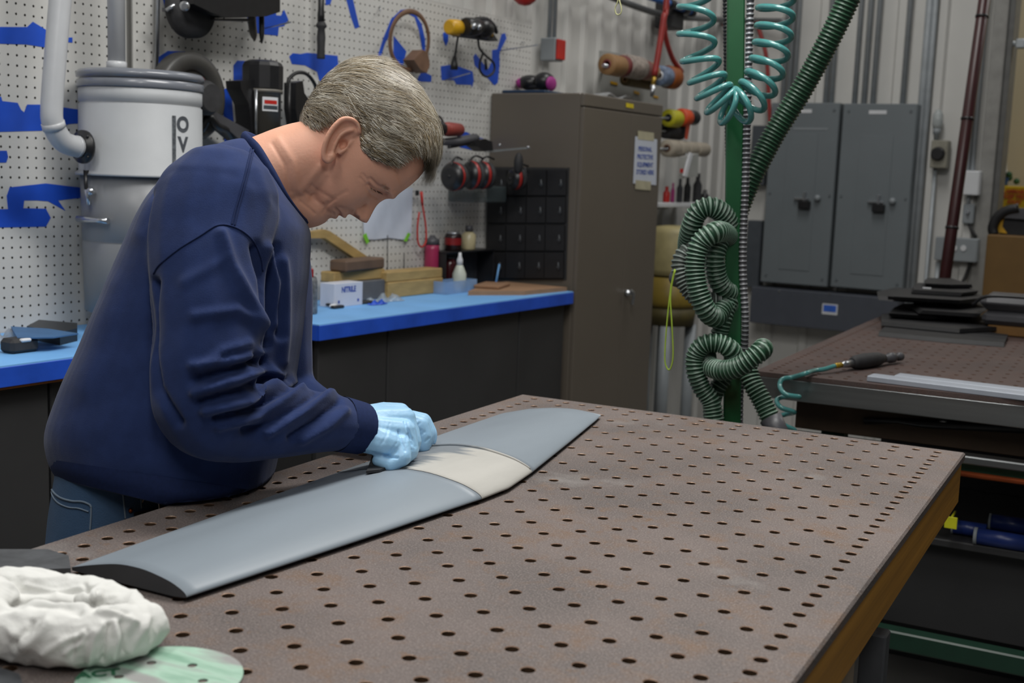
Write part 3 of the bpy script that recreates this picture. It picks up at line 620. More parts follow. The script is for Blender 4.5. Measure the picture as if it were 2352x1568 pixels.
# ================================================================ earmuffs, strap, paper on the wall
def muff(name, c0, ax_, r, label, red=True):
    t_ = thing(name, c0-Z*r, label, 'earmuffs', 'earmuffs hung beside the cabinet')
    ax_ = np.array(ax_)/np.linalg.norm(ax_)
    b = MB(); b.lathe(c0, ax_, [(r*.55, -.002), (r*.8, .004), (r*.97, .016), (r, .026), (r*.96, .036)], 24); b.build('cup', m_blk, t_)
    if red: MB().lathe(c0, ax_, [(r*.99, .018), (r*1.015, .022), (r*1.015, .027), (r*.99, .031)], 24, caps=False).build('red_band', pm('muff_red', '#96231f', .4), t_)
    MB().lathe(c0+ax_*.036, ax_, [(r*.9, 0), (r*.98, .006), (r*.96, .018), (r*.7, .022)], 24).build('cushion', m_dk, t_)
    b = MB(); b.tube(smooth_curve([c0+ax_*.02, c0+ax_*.01+Z*r*.8, c0+ax_*.04+Z*r*1.35, c0+ax_*.08+Z*r*1.2], 12), .004, 8); b.ball(c0, .008, 8); b.build('headband', m_blk, t_)
    return t_
vd = NA*.55-AA*.83
muff('earmuffs', A_(1032, 405, .16), AA, mm(31, 1032, 405), 'leftmost black earmuff cup hanging on the pegboard')
muff('earmuffs', A_(1070, 402, .15), AA*.9+NA*.3, mm(31, 1070, 402), 'black earmuff with bright red stripes in the middle of the hanging row')
muff('earmuffs', A_(1096, 402, .13), AA*.9+NA*.3, mm(30, 1096, 402), 'second red striped earmuff cup right beside the middle one')
m3 = muff('earmuffs', _pl(1172, 410, AA, 4.02), AA*.6+NA*.3, .042, 'dim black earmuff hanging in front of the cabinet side', True)
b = MB(); b.ball(_pl(1191, 375, AA, 4.02), (.018, .02, .042)); b.tube(smooth_curve([_pl(1205, 385, AA, 4.03), _pl(1208, 400, AA, 4.03), _pl(1204, 425, AA, 4.03)], 8), .004, 8); b.build('ear_cushion', m_dk, m3)
m_clear = pm('clear_plastic', '#9fa8aa', .15, alpha=.3)
rl = thing('clear_hook_rail', _pl(1160, 345, AA, 4.0), 'clear plastic hook rail sticking out from the pegboard edge', 'hook rail')
b = MB(); b.prism([_pl(x, y, AA, 4.02) for x, y in ((1112, 346), (1215, 337), (1215, 341), (1112, 351))], AA*.01); b.build('rail', m_clear, rl)
for x_, y_ in ((1213, 338), (1148, 333)): MB().ball(_pl(x_, y_, AA, 4.02), .006, 8).build('pin', m_steel, rl)
b = MB(); b.rbox((WA+.01, 3.86, A_(1080, 462)[2]), (WA+.13, 4.10, A_(1080, 425)[2]), .006)
b.build('clear_bin', pm('smoky_plastic', '#4c5658', .2, alpha=.5), label='small smoky clear bin fixed to the pegboard under the earmuffs', cat='bin')
st = thing('red_lanyard', A_(968, 565, .03), 'red lanyard loop with black clip hanging on the pegboard', 'lanyard')
b = MB(); b.tube(smooth_curve([A_(966, 440, .03), A_(972, 480, .03), A_(978, 520, .03), A_(978, 555, .03), A_(968, 567, .03), A_(960, 555, .03), A_(959, 520, .03), A_(963, 487, .03)], 36), .0035, 8); b.build('cord', m_red, st)
b = MB(); b.tube([A_(968, 440, .03), A_(970, 470, .03)], .006, 8, flat=.5); b.build('red_tag', m_red, st)
b = MB(); b.box(A_(958, 443, .03), (.012, .014, .02), ROOM, .003); b.build('clip', m_blk, st)
pp = thing('paper_sheet', A_(890, 545, .003), 'crumpled white paper sheet taped to the pegboard behind the chin of the man', 'paper')
b = MB(); V = []; nx_, ny_ = 10, 10
for i in range(nx_):
    for j in range(ny_):
        x = 832+(948-832)*i/(nx_-1)-4*(j/(ny_-1))*(1 if i > 4 else -1); y = 430+118*j/(ny_-1)+2*math.sin(i)
        V.append(A_(x, y, .004+.005*(math.sin(i*1.7+j*.8)*.5+.5)))
b.add(V, [(i*ny_+j, i*ny_+j+1, (i+1)*ny_+j+1, (i+1)*ny_+j) for i in range(nx_-1) for j in range(ny_-1)], 0, True); b.build('sheet', m_paper, pp)
m_gt = pm('green_tape', '#79c232', .6)
for q in (((833, 540), (841, 535), (848, 555), (842, 561)), ((937, 534), (943, 537), (934, 555), (927, 553))): MB().prism([A_(x, y, .012) for x, y in q], NA*.0008).build('tape_tab', m_gt, pp)

# ================================================================ things on the right bench
def B_(x, y, z=BZ+.0015): return onz(x, y, z)
def rbx(x, y, w_, d, h, rot=0., ch=.003, z=BZ+.0015):    # box standing where its front foot shows at pixel x,y
    c = B_(x, y, z); M = ROOM@np.array([[math.cos(rot), -math.sin(rot), 0], [math.sin(rot), math.cos(rot), 0], [0, 0, 1]])
    return c-NA*d/2*0+Z*h/2+M@np.array([-d/2, 0, 0]), (d, w_, h), M
m_tanw = pm('pale_wood', '#a58a57', .6, var=.15, scale=12, stretch=(4, 1, 4)); m_brnw = pm('walnut_block', '#5f4a3a', .65, var=.15, scale=14); m_card = pm('cardboard', '#97765a', .7, var=.08)
def bx(name, x, y, w_, d, h, mat, label, cat, rot=0., ch=.003, z=BZ+.0015, group=None):
    c, s_, M = rbx(x, y, w_, d, h, rot, ch, z); return MB().box(c, s_, M, ch).build(name, mat, None, label, cat, group)
def on_bench(x, off):            # point of the bench top at pixel column x, off metres out from the wall
    p, q = onA(x, 400, off), onA(x, 700, off); k = (BZ+.0015-p[2])/(q[2]-p[2]); return p+(q-p)*k
def item(x, ytop, off): p = on_bench(x, off); return p, onA(x, ytop, off)[2]-p[2]
def bw(x0, x1, off): return rm(on_bench(x1, off))[1]-rm(on_bench(x0, off))[1]
def bench_box(name, x0, x1, ytop, off, d, mat, label, cat, ch=.003, rot=0., z0=0., h=None):
    xc = (x0+x1)/2; p, hh = item(xc, ytop, off+d/2); p = on_bench(xc, off); h = h or hh-z0; wd = bw(x0, x1, off+d/2)
    M = ROOM@np.array([[math.cos(rot), -math.sin(rot), 0], [math.sin(rot), math.cos(rot), 0], [0, 0, 1]])
    MB().box(p+Z*(z0+h/2), (d, wd, h), M, ch).build(name, mat, None, label, cat); return p, wd, z0+h
can = thing('speckled_can', B_(722, 722), 'speckled grey metal can standing at the left end of the bench', 'can')
c0 = B_(722, 722)-NA*.03; b = MB(); hcan = .112; b.lathe(c0, Z, [(.030, 0), (.032, .003), (.031, hcan*.9), (.028, hcan), (.026, hcan+.002), (.0255, hcan-.01)], 24, caps=True); b.build('body', pm('speckled_zinc', '#8b8d8f', .5, .3, var=.35, scale=70, col2='#55575a'), can)
b = MB(); b.tube(smooth_curve([c0+Z*(hcan+.02)-AA*.012, c0+Z*(hcan+.075)-AA*.01, c0+Z*(hcan+.09)-AA*.0, c0+Z*(hcan+.075)+AA*.006, c0+Z*(hcan)+AA*.006], 14), .0032, 8); b.box(c0+Z*(hcan+.012)+AA*.006, (.02, .03, .03), ROOM, .004); b.build('red_holder', pm('dark_red', '#8e2028', .45), can)
bxr = thing('glove_box', on_bench(784, .16), 'small white carton with blue printing standing on the bench', 'box')
p, h = item(784, 651, .19); wd = bw(752, 818, .19); c = on_bench(784, .16)+Z*h/2; s_ = (.06, wd, h)
MB().box(c, s_, ROOM, .001).build('carton', pm('white_carton', '#c8cbd6', .6, var=.02), bxr)
text_mesh('NITRILE', .026, 'lettering', m_bprint, frame(c+NA*.0306+Z*h*.22, AA, Z, NA), bxr, .0008, .0002, sx=.8)
for e_ in (-1, 1): MB().box(c+NA*.0304-Z*h*.27+AA*e_*wd*.34, (.0006, .008, .009), ROOM).build('print_mark', m_bprint, bxr)
_, _, hg = bench_box('foam_block', 812, 868, 645, .08, .07, pm('grey_foam', '#5a5b5e', .6), 'grey foam block under the wooden boards on the bench', 'block')
_, _, h1 = bench_box('wood_board', 872, 1000, 645, .09, .08, m_tanw, 'lower of two pale wooden boards stacked on the bench', 'board')
bench_box('wood_board', 870, 999, 622, .088, .075, m_tanw, 'upper of two pale wooden boards stacked on the bench', 'board', z0=h1+.0004)
_, _, h2 = bench_box('wood_board', 752, 870, 622, .07, .06, m_tanw, 'pale wooden strip lying on the grey foam block', 'board', z0=hg+.0004)
bench_box('wood_block', 767, 873, 596, .08, .07, m_brnw, 'dark brown wooden block on top of the stack of boards', 'block', .006, .12, z0=h2+.0004)
b = MB(); q = [onA(x, y, .012) for x, y in ((700, 532), (735, 526), (746, 530), (856, 604), (850, 616), (825, 606), (735, 546), (700, 546))]; b.prism(q, NA*.024); b.build('bent_wood_strip', m_tanw, label='bent pale wooden strip leaning against the pegboard behind the blocks', cat='wood strip')
b = MB(); b.ball(B_(765, 704)+Z*.008, (.022, .03, .009)); b.box(B_(775, 708)+Z*.005, (.02, .05, .01), ROOM, .003); b.build('small_grinder', m_blk, label='small black object in front of the white carton', cat='tool')
b = MB(); b.ball(B_(755, 706)+Z*.007+NA*.02, (.010, .02, .007)); b.build('white_eraser', m_white, label='small white lump beside the black object on the bench', cat='eraser')
b = MB(); b.box(B_(836, 697)+Z*.005, (.03, .07, .009), ROOM, .003); b.build('dark_pouch', m_dk, label='flat dark pouch between the carton and the blue wrapper', cat='pouch')
def crumple(name, cx_, cy_, w_, d_, h_, mat, label, cat, seed):
    rg = np.random.default_rng(seed); n = 14; b = MB(); c = B_(cx_, cy_); V = []; ph = rg.uniform(0, 6, 6)
    for i in range(n):
        for j in range(n):
            a, e_ = i/(n-1)*2-1, j/(n-1)*2-1; e2 = max(0, 1-a*a)*max(0, 1-e_*e_)
            V.append(c+AA*a*w_/2*(1+.15*math.sin(5*e_+ph[0]))+NA*e_*d_/2*(1+.2*math.sin(4*a+ph[1]))+Z*(.0016+h_*e2**.5*(.45+.35*math.sin(7*a+ph[2]+3*e_)+.2*math.sin(11*e_+ph[3])*math.cos(9*a))))
    b.add(V, [(i*n+j, (i+1)*n+j, (i+1)*n+j+1, i*n+j+1) for i in range(n-1) for j in range(n-1)], 0, True)
    b.build(name, mat, None, label, cat)
crumple('blue_wrapper', 868, 699, .085, .03, .02, m_tapeb, 'crumpled deep blue wrapper on the bench', 'wrapper', 3)
crumple('plastic_bag', 885, 692, .14, .06, .035, pm('milky_film', '#aab4bb', .25, alpha=.55), 'crumpled clear bag behind the blue wrapper', 'bag', 5)
# clear tub, squeeze bottle, red bottle, rack with cans
TO = .15; c, hv = item(1042, 646, TO+.035); c = on_bench(1042, TO); wv = bw(1006, 1078, TO+.035); dv = .07
tb = thing('clear_tub', c, 'low clear plastic tub near the middle of the bench', 'tub'); m_tub = pm('frosted_tub', '#8fb0d8', .25, alpha=.55)
for a in (-1, 1): MB().box(c+NA*a*dv/2+Z*hv/2, (.002, wv, hv), ROOM).build('wall', m_tub, tb); MB().box(c+AA*a*wv/2+Z*hv/2, (dv, .002, hv), ROOM).build('wall', m_tub, tb)
MB().box(c+Z*.002, (dv, wv, .002), ROOM).build('bottom', m_tub, tb)
def sc(prof, h): k = h/prof[-1][1]; return [(r, z*k) for r, z in prof]
def bottle(name, x, ytop, ycap, off, prof, capprof, mat, cmat, label, cat, z0=0., wpx=30):
    p, h = item(x, ycap, off); _, H = item(x, ytop, off); k = mm(wpx/2, x, 600, off)/max(r for r, _ in prof)
    t_ = thing(name, p+Z*z0, label, cat)
    MB().lathe(p+Z*z0, Z, [(r*k, z) for r, z in sc(prof, h-z0)], 22).build('body', mat, t_)
    MB().lathe(p+Z*h, Z, [(r*k, z) for r, z in sc(capprof, H-h)], 18).build('cap', cmat, t_); return t_, p, k, h
bottle('squeeze_bottle', 1054, 580, 608, .125, [(.9, 0), (1, .05), (1, .65), (.7, .85), (.45, 1)], [(.48, 0), (.45, .4), (.25, .7), (.2, 1)], pm('milky_bottle', '#c4cabd', .4), m_white, 'small white squeeze bottle with narrow neck behind the clear tub', 'bottle', wpx=32)
bottle('red_bottle', 990, 540, 562, .03, [(.95, 0), (1, .05), (.95, .9), (.9, 1)], [(.92, 0), (.92, .6), (.5, .7), (.3, 1)], pm('magenta_bottle', '#9c2c52', .35), m_dgrey, 'magenta red drink bottle with dark lid standing against the pegboard', 'bottle', wpx=36)
RO = .052; c, H_ = item(1060, 580, RO+.04); c = on_bench(1060, RO); wr = bw(1004, 1116, RO+.04)
rk = thing('wire_rack', c, 'black desktop rack holding a dark jar on the bench beside the cabinet', 'rack')
for e_ in (-.5, .5): MB().box(c+AA*e_*wr+Z*H_/2, (.08, .006, H_), ROOM, .001).build('side', m_blk, rk)
MB().box(c+Z*(H_+.003), (.085, wr+.01, .006), ROOM, .001).build('shelf', m_blk, rk); MB().box(c-NA*.038+Z*H_/2, (.004, wr-.01, H_-.002), ROOM, .001).build('back', m_dk, rk)
MB().tube([c+NA*.052+AA*(wr/2+.0)+Z*.005, c+NA*.052+AA*(wr/2+.022)+Z*.085], .004, 8).build('blue_pen', m_blue, label='blue stick leaning on the right side of the black rack', cat='pen')
cj = c-AA*wr*.28+NA*.005; jr = thing('dark_jar', cj, 'dark glass jar standing inside the black rack', 'jar')
MB().lathe(cj, Z, [(.026, 0), (.028, .004), (.028, H_*.68), (.02, H_*.82)], 20).build('glass', pm('maroon_glass', '#3a1418', .2), jr); MB().lathe(cj+Z*H_*.82, Z, [(.021, 0), (.021, .01)], 16).build('lid', m_blk, jr)
ck = c-AA*wr*.2+Z*(H_+.006); hk = onA(1034, 531, RO)[2]-ck[2]; cc2 = thing('drink_can', ck, 'dark can with red band and silver top on the black rack', 'can')
MB().lathe(ck, Z, [(.03, 0), (.033, .004), (.033, hk*.74), (.028, hk*.86)], 20).build('body', pm('dark_can', '#1e1012', .3), cc2); MB().lathe(ck+Z*hk*.3, Z, [(.0334, 0), (.0334, hk*.36)], 20, caps=False).build('red_band', pm('can_red', '#7c1a1c', .4), cc2); MB().lathe(ck+Z*hk*.86, Z, [(.027, 0), (.022, hk*.1), (.01, hk*.14)], 20).build('top', m_steel, cc2)
ck = c+AA*wr*.12+Z*(H_+.006); hk = onA(1070, 518, RO)[2]-ck[2]; cr = thing('cream_bottle', ck, 'cream coloured bottle with grey cap on the black rack', 'bottle')
MB().lathe(ck, Z, [(.026, 0), (.028, .004), (.028, hk*.62), (.015, hk*.74)], 20).build('body', pm('cream_liquid', '#b0a684', .35), cr); MB().lathe(ck+Z*hk*.74, Z, [(.0145, 0), (.0145, hk*.26)], 16).build('cap', m_dgrey, cr)
p0 = on_bench(1100, .06); q = [on_bench(1110, .10), on_bench(1085, .26), B_(1205, 679), B_(1222, 677)]
tq = [RM(WA+.13, rm(on_bench(1118, .13))[1], BZ+.0016), RM(WA+.25, rm(on_bench(1075, .25))[1], BZ+.0016), B_(1205, 678), B_(1225, 676), RM(-2.31, 4.118, BZ+.0016), RM(WA+.13, 4.118, BZ+.0016)]
MB().prism(tq, Z*.016).build('flat_carton', m_card, label='flat brown cardboard lying on the bench next to the cabinet', cat='cardboard')
cst = RM(WA+.22, rm(on_bench(1130, .22))[1], BZ+.018); b = MB(); b.box(cst+Z*.006, (.10, .17, .012), ROOM@np.array([[.95, -.3, 0], [.3, .95, 0], [0, 0, 1]]), .003); b.build('sandpaper_stack', pm('sandpaper', '#8a6a50', .9, var=.1, bump=.1, bscale=200), label='stack of brown sandpaper sheets on the flat cardboard', cat='sandpaper')
# left bench
b = MB(); c = B_(45, 808); b.box(c+Z*.017, (.05, .075, .034), ROOM, .008); o_ = b.build('sanding_block', m_dk, label='dark sanding block with white smudge on the left bench', cat='sanding block')
MB().box(c+Z*.030+NA*.022, (.012, .028, .0085), ROOM, .003).build('white_smudge', m_white, o_)
b = MB(); q = [onz(x, y, BZ+.0015) for x, y in ((62, 778), (138, 793), (178, 783), (178, 770), (90, 762))]; b.prism(q, Z*.032); o_ = b.build('rubber_tray', m_blk, label='long black rubber block lying on the left bench against the pegboard', cat='rubber block')
b = MB(); q = [onz(x, y, BZ+.034) for x, y in ((40, 778), (122, 777), (180, 768), (110, 757), (25, 752))]; b.prism(q, Z*.003); b.build('blue_pad', pm('slate_pad', '#3b628c', .6), label='slate blue pad resting on the black rubber block', cat='pad')
crumple('plastic_wrap', 0, 785, .1, .08, .045, pm('milky_film2', '#a9b2bc', .25, alpha=.6), 'crumpled clear wrap at the left edge of the bench', 'plastic wrap', 9)
# ================================================================ left wall beyond the cabinet
t0, t1 = rm(onA(1281, 110, .075))[1], rm(onA(1301, 110, .075))[1]; za, zb_ = onA(1285, 141, .06)[2], onA(1285, 88, .06)[2]
dc = thing('disconnect_box', RM(WA, (t0+t1)/2, za), 'grey electrical box with red cover on the corrugated wall above the cabinet', 'electrical box')
m_gbox = pm('grey_enclosure', '#8a9094', .45, var=.05)
MB().rbox((WA-.012, t0, za), (WA+.062, t1, zb_), .004).build('enclosure', m_gbox, dc); MB().rbox((WA+.0625, t0+.004, za+.006), (WA+.075, t1-.004, zb_-.006), .003).build('cover', m_red, dc)
for dt in (.02, .06): MB().cyl(RM(WA+.02, t0+dt, zb_), RM(WA+.02, t0+dt, 3.6), .009, n=12).build('conduit', m_gbox, dc)
MB().ball(onA(1206, -19, .12), .055).build('red_lamp_ball', m_red, label='dull red ball for part of a hanging lamp at the top edge above the cabinet', cat='lamp part')  # plain red ball standing in for part of a hanging red lamp
p = [onA(1130, -118, .06), onA(1330, -40, .06), onA(1421, 0, .06), onA(1519, 33, .06), onA(1600, 42, .08), onB(1680, 46, .1), onB(1810, 49, .1)]
MB().tube(smooth_curve(p, 40), .016, 12).build('air_pipe', pm('pipe_grey', '#6d6f70', .4, .4), label='grey air pipe running across both walls near the top', cat='pipe')
bp_ = thing('blue_air_pipe', onA(1540, 12, .12), 'blue plastic air pipe with black clamps high on the left wall', 'pipe')
MB().tube([onA(1480, -12, .12), onA(1530, 5, .12), onA(1585, 27, .12)], .017, 14).build('pipe', pm('blue_pipe', '#3d6cb0', .35), bp_)
for x, y in ((1540, 9), (1572, 22)): MB().lathe(onA(x, y, .12)-AA*.02, AA, [(.022, 0), (.024, .005), (.024, .05), (.022, .055)], 16).build('clamp', m_blk, bp_)
MB().tube([onA(1585, 27, .12), onA(1592, 30, .12)], .022, 12).build('end_fitting', m_blk, bp_)
MB().rbox((WA, rm(onA(1503, 40))[1], onA(1510, 66)[2]), (WA+.1, rm(onA(1530, 40))[1], onA(1510, 6)[2]), .004).build('pipe_bracket', m_black, label='black bracket box on the wall below the blue air pipe', cat='bracket')
m_rh = pm('red_hose', '#8e2a26', .4)
rh = thing('red_air_hose', onA(1500, 190, .25), 'red rubber air hose with brass end hanging above the tape rolls', 'hose')
MB().tube(smooth_curve([onA(1560, -560, .3), onA(1533, -30, .3), onA(1525, 40, .3), onA(1514, 110, .3), onA(1503, 175, .3)], 20), .014, 12).build('hose', m_rh, rh)
MB().tube([onA(1503, 175, .3), onA(1500, 196, .3)], .011, 10).build('brass_end', pm('brass', '#a98a3c', .35, .8), rh); MB().tube([onA(1500, 196, .3), onA(1497, 222, .3)], [.014, .008], 10).build('coupler', m_steel, rh)
MB().tube(smooth_curve([onA(1524, 40, .22), onA(1530, 90, .22), onA(1545, 135, .22), onA(1566, 165, .22)], 20), .012, 10).build('red_hose_branch', m_rh, label='thin dark red hose curving down behind the tape rolls', cat='hose')
MB().tube(smooth_curve([onB(1660, 55, .15), onB(1640, 65, .15), onB(1600, 72, .15), onB(1585, 72, .15)], 12), .012, 8).build('dark_hose', m_rh, label='short dark red hose drooping left of the green post', cat='hose')
MB().tube(smooth_curve([onB(1738, 50, .1), onB(1760, 130, .1), onB(1766, 230, .1), onB(1770, 300, .1)], 14), .012, 8).build('red_cable', m_rh, label='red cable running down the back wall behind the teal coil', cat='cable')
# rack of big rolls above the cabinet
TR = thing('tape_rack', onA(1440, 250, .06), 'white perforated rack board with yellow tabs behind the tape rolls', 'rack')
m_board = pm('rack_white', '#9fa09c', .5, var=.05)
MB().prism([onA(x, y, .05) for x, y in ((1376, 116), (1415, 122), (1530, 200), (1528, 262), (1372, 238))], NA*.012).build('board', m_board, TR)
for q in (((1402, 186), (1418, 190), (1418, 196), (1402, 192)), ((1456, 208), (1468, 212), (1468, 218), (1456, 214)), ((1500, 218), (1512, 222), (1512, 226), (1500, 223))): MB().prism([onA(x, y, .064) for x, y in q], NA*.002).build('yellow_tab', m_yel, TR)
MB().tube([onA(1385, 150, .17), onA(1520, 178, .17)], .008, 8).build('spindle', m_steel, TR)
MB().tube([onA(1388, 150, .17), onA(1388, 152, .05)], .006, 8).build('bracket', m_steel, TR)
def roll(x, y, off, rpx, wpx, mats, label, grp, name='tape_roll', cat='tape roll', core=True, axis=None):
    c = onA(x, y, off); r_ = mm(rpx, x, y, off); wd = abs((rm(onA(x+wpx/2, y, off))-rm(onA(x-wpx/2, y, off)))[1]); ax_ = AA if axis is None else axis
    if axis is not None: wd = mm(wpx, x, y, off)
    t_ = thing(name, c-Z*r_, label, cat, grp)
    MB().lathe(c-ax_*wd/2, ax_, [(r_*.45, 0), (r_*.97, 0), (r_, .004), (r_, wd-.004), (r_*.97, wd), (r_*.45, wd), (r_*.45, 0)], 28, caps=False).build('roll', mats[0], t_)
    if core: MB().lathe(c-ax_*wd*.51, ax_, [(r_*.3, 0), (r_*.46, 0), (r_*.46, wd*1.02), (r_*.3, wd*1.02), (r_*.3, 0)], 20, caps=False).build('core', mats[1], t_)
    return t_
m_kraft = pm('kraft_roll', '#8f6c45', .6, var=.08); m_maroon = pm('maroon_label', '#6d2c2c', .6); m_lt = pm('printed_label', '#9a8f86', .6, var=.35, scale=45)
roll(1409, 150, .17, 24, 30, [m_kraft, m_maroon], 'leftmost tan masking roll on the rack above the cabinet', 'rolls on the tape rack')
roll(1429, 152, .17, 24.5, 8, [m_maroon, m_maroon], 'narrow maroon roll between the tan and the printed roll', 'rolls on the tape rack')
roll(1452, 154, .17, 26, 36, [m_lt, m_maroon], 'printed pale roll with red rim in the middle of the rack', 'rolls on the tape rack')
roll(1478, 160, .17, 22, 12, [pm('rose_rim', '#8a5550', .6), m_kraft], 'rose coloured roll at the right end of the rack row', 'rolls on the tape rack')
c = onA(1492, 164, .17); MB().lathe(c, AA, [(.03, -.07), (.045, -.03), (.04, .03), (.025, .1)], 20).build('wooden_cone', pm('cone_wood', '#a5835b', .5), label='pale wooden cone at the right end of the roll rack', cat='cone')
roll(1466, 188, .12, 14, 60, [pm('olive_roll', '#5a4a25', .6), m_kraft], 'long dark olive roll tucked under the row of rolls', 'rolls on the tape rack')
roll(1540, 178, .2, 26, 16, [pm('orange_roll', '#8f4a14', .5), m_white], 'orange edged roll hanging right of the cabinet top', 'rolls on the lower rack')
roll(1522, 175, .2, 23, 16, [pm('bluewhite_roll', '#6f7f98', .5, var=.4, scale=50), m_white], 'blue and white printed roll beside the orange roll', 'rolls on the lower rack')
roll(1545, 272, .18, 20, 20, [pm('lime_roll', '#b9b320', .5), m_blk], 'lime yellow tape roll beside the tall cabinet', 'coloured rolls')
roll(1570, 270, .18, 20, 14, [pm('orange_tape', '#cf4a1c', .5), m_blk], 'bright orange tape roll next to the lime roll', 'coloured rolls')
roll(1588, 270, .18, 17, 14, [m_blk, m_dk], 'black tape roll right of the orange roll', 'coloured rolls')
roll(1545, 300, .14, 20, 34, [m_dk, m_blk], 'thick black roll under the lime and orange rolls', 'coloured rolls')
MB().prism([onA(x, y, .2) for x, y in ((1576, 286), (1584, 286), (1578, 320), (1573, 320))], NA*.004).build('orange_tail', pm('orange_tail', '#b0462c', .6), label='orange tape end hanging below the orange roll', cat='tape')
m_off = pm('offwhite_roll', '#a39a8b', .6, var=.12, scale=30)
for i, (x, w_, lb) in enumerate(((1541, 18, 'first cream tape roll at the left of the white row'), (1562, 16, 'second cream tape roll in the white row'), (1582, 20, 'third and widest cream tape roll in the white row'), (1608, 22, 'last cream tape roll at the right of the white row'))):
    roll(x, 341+i*.8, .18, 20-1.3*i, w_, [m_off, m_brown], lb, 'cream rolls on the wall')
b = MB(); b.prism([onA(x, y, .22) for x, y in ((1560, 360), (1592, 352), (1590, 405), (1556, 408))], NA*.03); o_ = b.build('label_gun', m_board, label='white label gun hanging under the cream rolls', cat='label gun')
MB().prism([onA(x, y, .252) for x, y in ((1582, 350), (1588, 352), (1574, 406), (1567, 404))], NA*.01).build('white_handle', m_white, o_); MB().box(onA(1566, 392, .256), (.006, .03, .02), ROOM).build('red_button', m_red, o_)
for y_, xs_, lb in ((271, (1532, 1596), 'steel rod holder carrying the lime and orange rolls'), (301, (1526, 1564), 'lower steel rod holder carrying the thick black roll'), (342, (1530, 1622), 'steel rod holder carrying the row of cream rolls')):
    rh_ = thing('roll_holder', onA(xs_[0], y_, .1), lb, 'roll holder'); of_ = .14 if y_ == 301 else .18
    MB().tube([onA(xs_[0], y_, of_), onA(xs_[1], y_+2, of_)], .005, 8).build('rod', m_steel, rh_)
    MB().tube([onA(xs_[0], y_, of_), onA(xs_[0], y_, of_)-NA*(of_+.03)], .006, 8).build('bracket', m_steel, rh_)
    if y_ == 342: MB().tube([onA(1578, 344, .18), onA(1576, 356, .225)], .004, 8).build('hook', m_steel, rh_)
# shelf with red and black things
zs = onA(1570, 464, .12)[2]; ta, tb_ = rm(onA(1508, 464, .2))[1], rm(onA(1640, 464, .2))[1]
sh = thing('wall_shelf', RM(WA+.1, (ta+tb_)/2, zs-.02), 'white metal shelf bracketed to the wall right of the cabinet', 'shelf')
MB().rbox((WA-.01, ta, zs-.02), (WA+.22, tb_, zs), .002).build('board', m_white, sh); MB().rbox((WA-.01, ta+.1, zs-.14), (WA+.01, ta+.13, zs-.02)).rbox((WA-.01, ta+.1, zs-.03), (WA+.2, ta+.13, zs-.021)).build('bracket', m_gbox, sh)
def shelf_bottle(x, ytop, wpx, mat, label, cat='bottle', name='shelf_bottle'):
    p_ = onA(x, 464, .13); h_ = onA(x, ytop, .13)[2]-zs; r_ = mm(wpx/2, x, 440, .13); MB().lathe(np.array([p_[0], p_[1], zs]), Z, [(r_*.9, 0), (r_, .005), (r_, h_*.6), (r_*.5, h_*.75), (r_*.5, h_)], 16).build(name, mat, None, label, cat, 'bottles on the wall shelf')
shelf_bottle(1530, 428, 16, m_red, 'red spray bottle at the left end of the wall shelf'); shelf_bottle(1544, 420, 9, pm('pink_stick', '#a8347a', .5), 'thin pink tube on the wall shelf'); shelf_bottle(1560, 410, 14, m_dgrey, 'dark grey bottle beside the pink tube on the shelf'); shelf_bottle(1577, 405, 16, m_blk, 'tall black bottle in the middle of the wall shelf'); shelf_bottle(1600, 398, 20, m_dk, 'tallest dark bottle near the right end of the shelf'); shelf_bottle(1618, 436, 18, m_blk, 'short black bottle at the right end of the shelf')
# cream tank over tan tub on a stand
p_ = onA(1545, 600, .25); tz = lambda y: onA(1545, y, .25)[2]; r_ = mm(62, 1545, 600, .25)
tk = thing('plastic_tank', np.array([p_[0], p_[1], 0]), 'cream plastic tank over a tan tub on a grey stand beyond the cabinet', 'tank')
P_ = lambda y: np.array([p_[0], p_[1], tz(y)])
MB().lathe(P_(630), Z, [(r_*.97, 0), (r_, .03), (r_, (tz(535)-tz(630))), (r_*.9, tz(522)-tz(630)), (r_*.3, tz(518)-tz(630))], 28).build('tank', pm('cream_tank', '#a59a6e', .5), tk)
MB().lathe(P_(700), Z, [(r_*1.0, 0), (r_*1.03, .02), (r_*1.0, tz(634)-tz(700))], 28).build('tub', pm('mustard_tub', '#7d6a26', .5), tk)
MB().lathe(P_(742), Z, [(r_*.9, 0), (r_*.98, tz(702)-tz(742))], 28).build('tray', pm('olive_tray', '#4a4220', .6), tk)
for dx, dy in ((.09, .06), (-.06, .08), (.02, -.1), (-.1, -.04)): MB().cyl((p_[0]+dx, p_[1]+dy, 0), (p_[0]+dx, p_[1]+dy, tz(742)), .028, n=14).build('leg', m_gbox, tk)

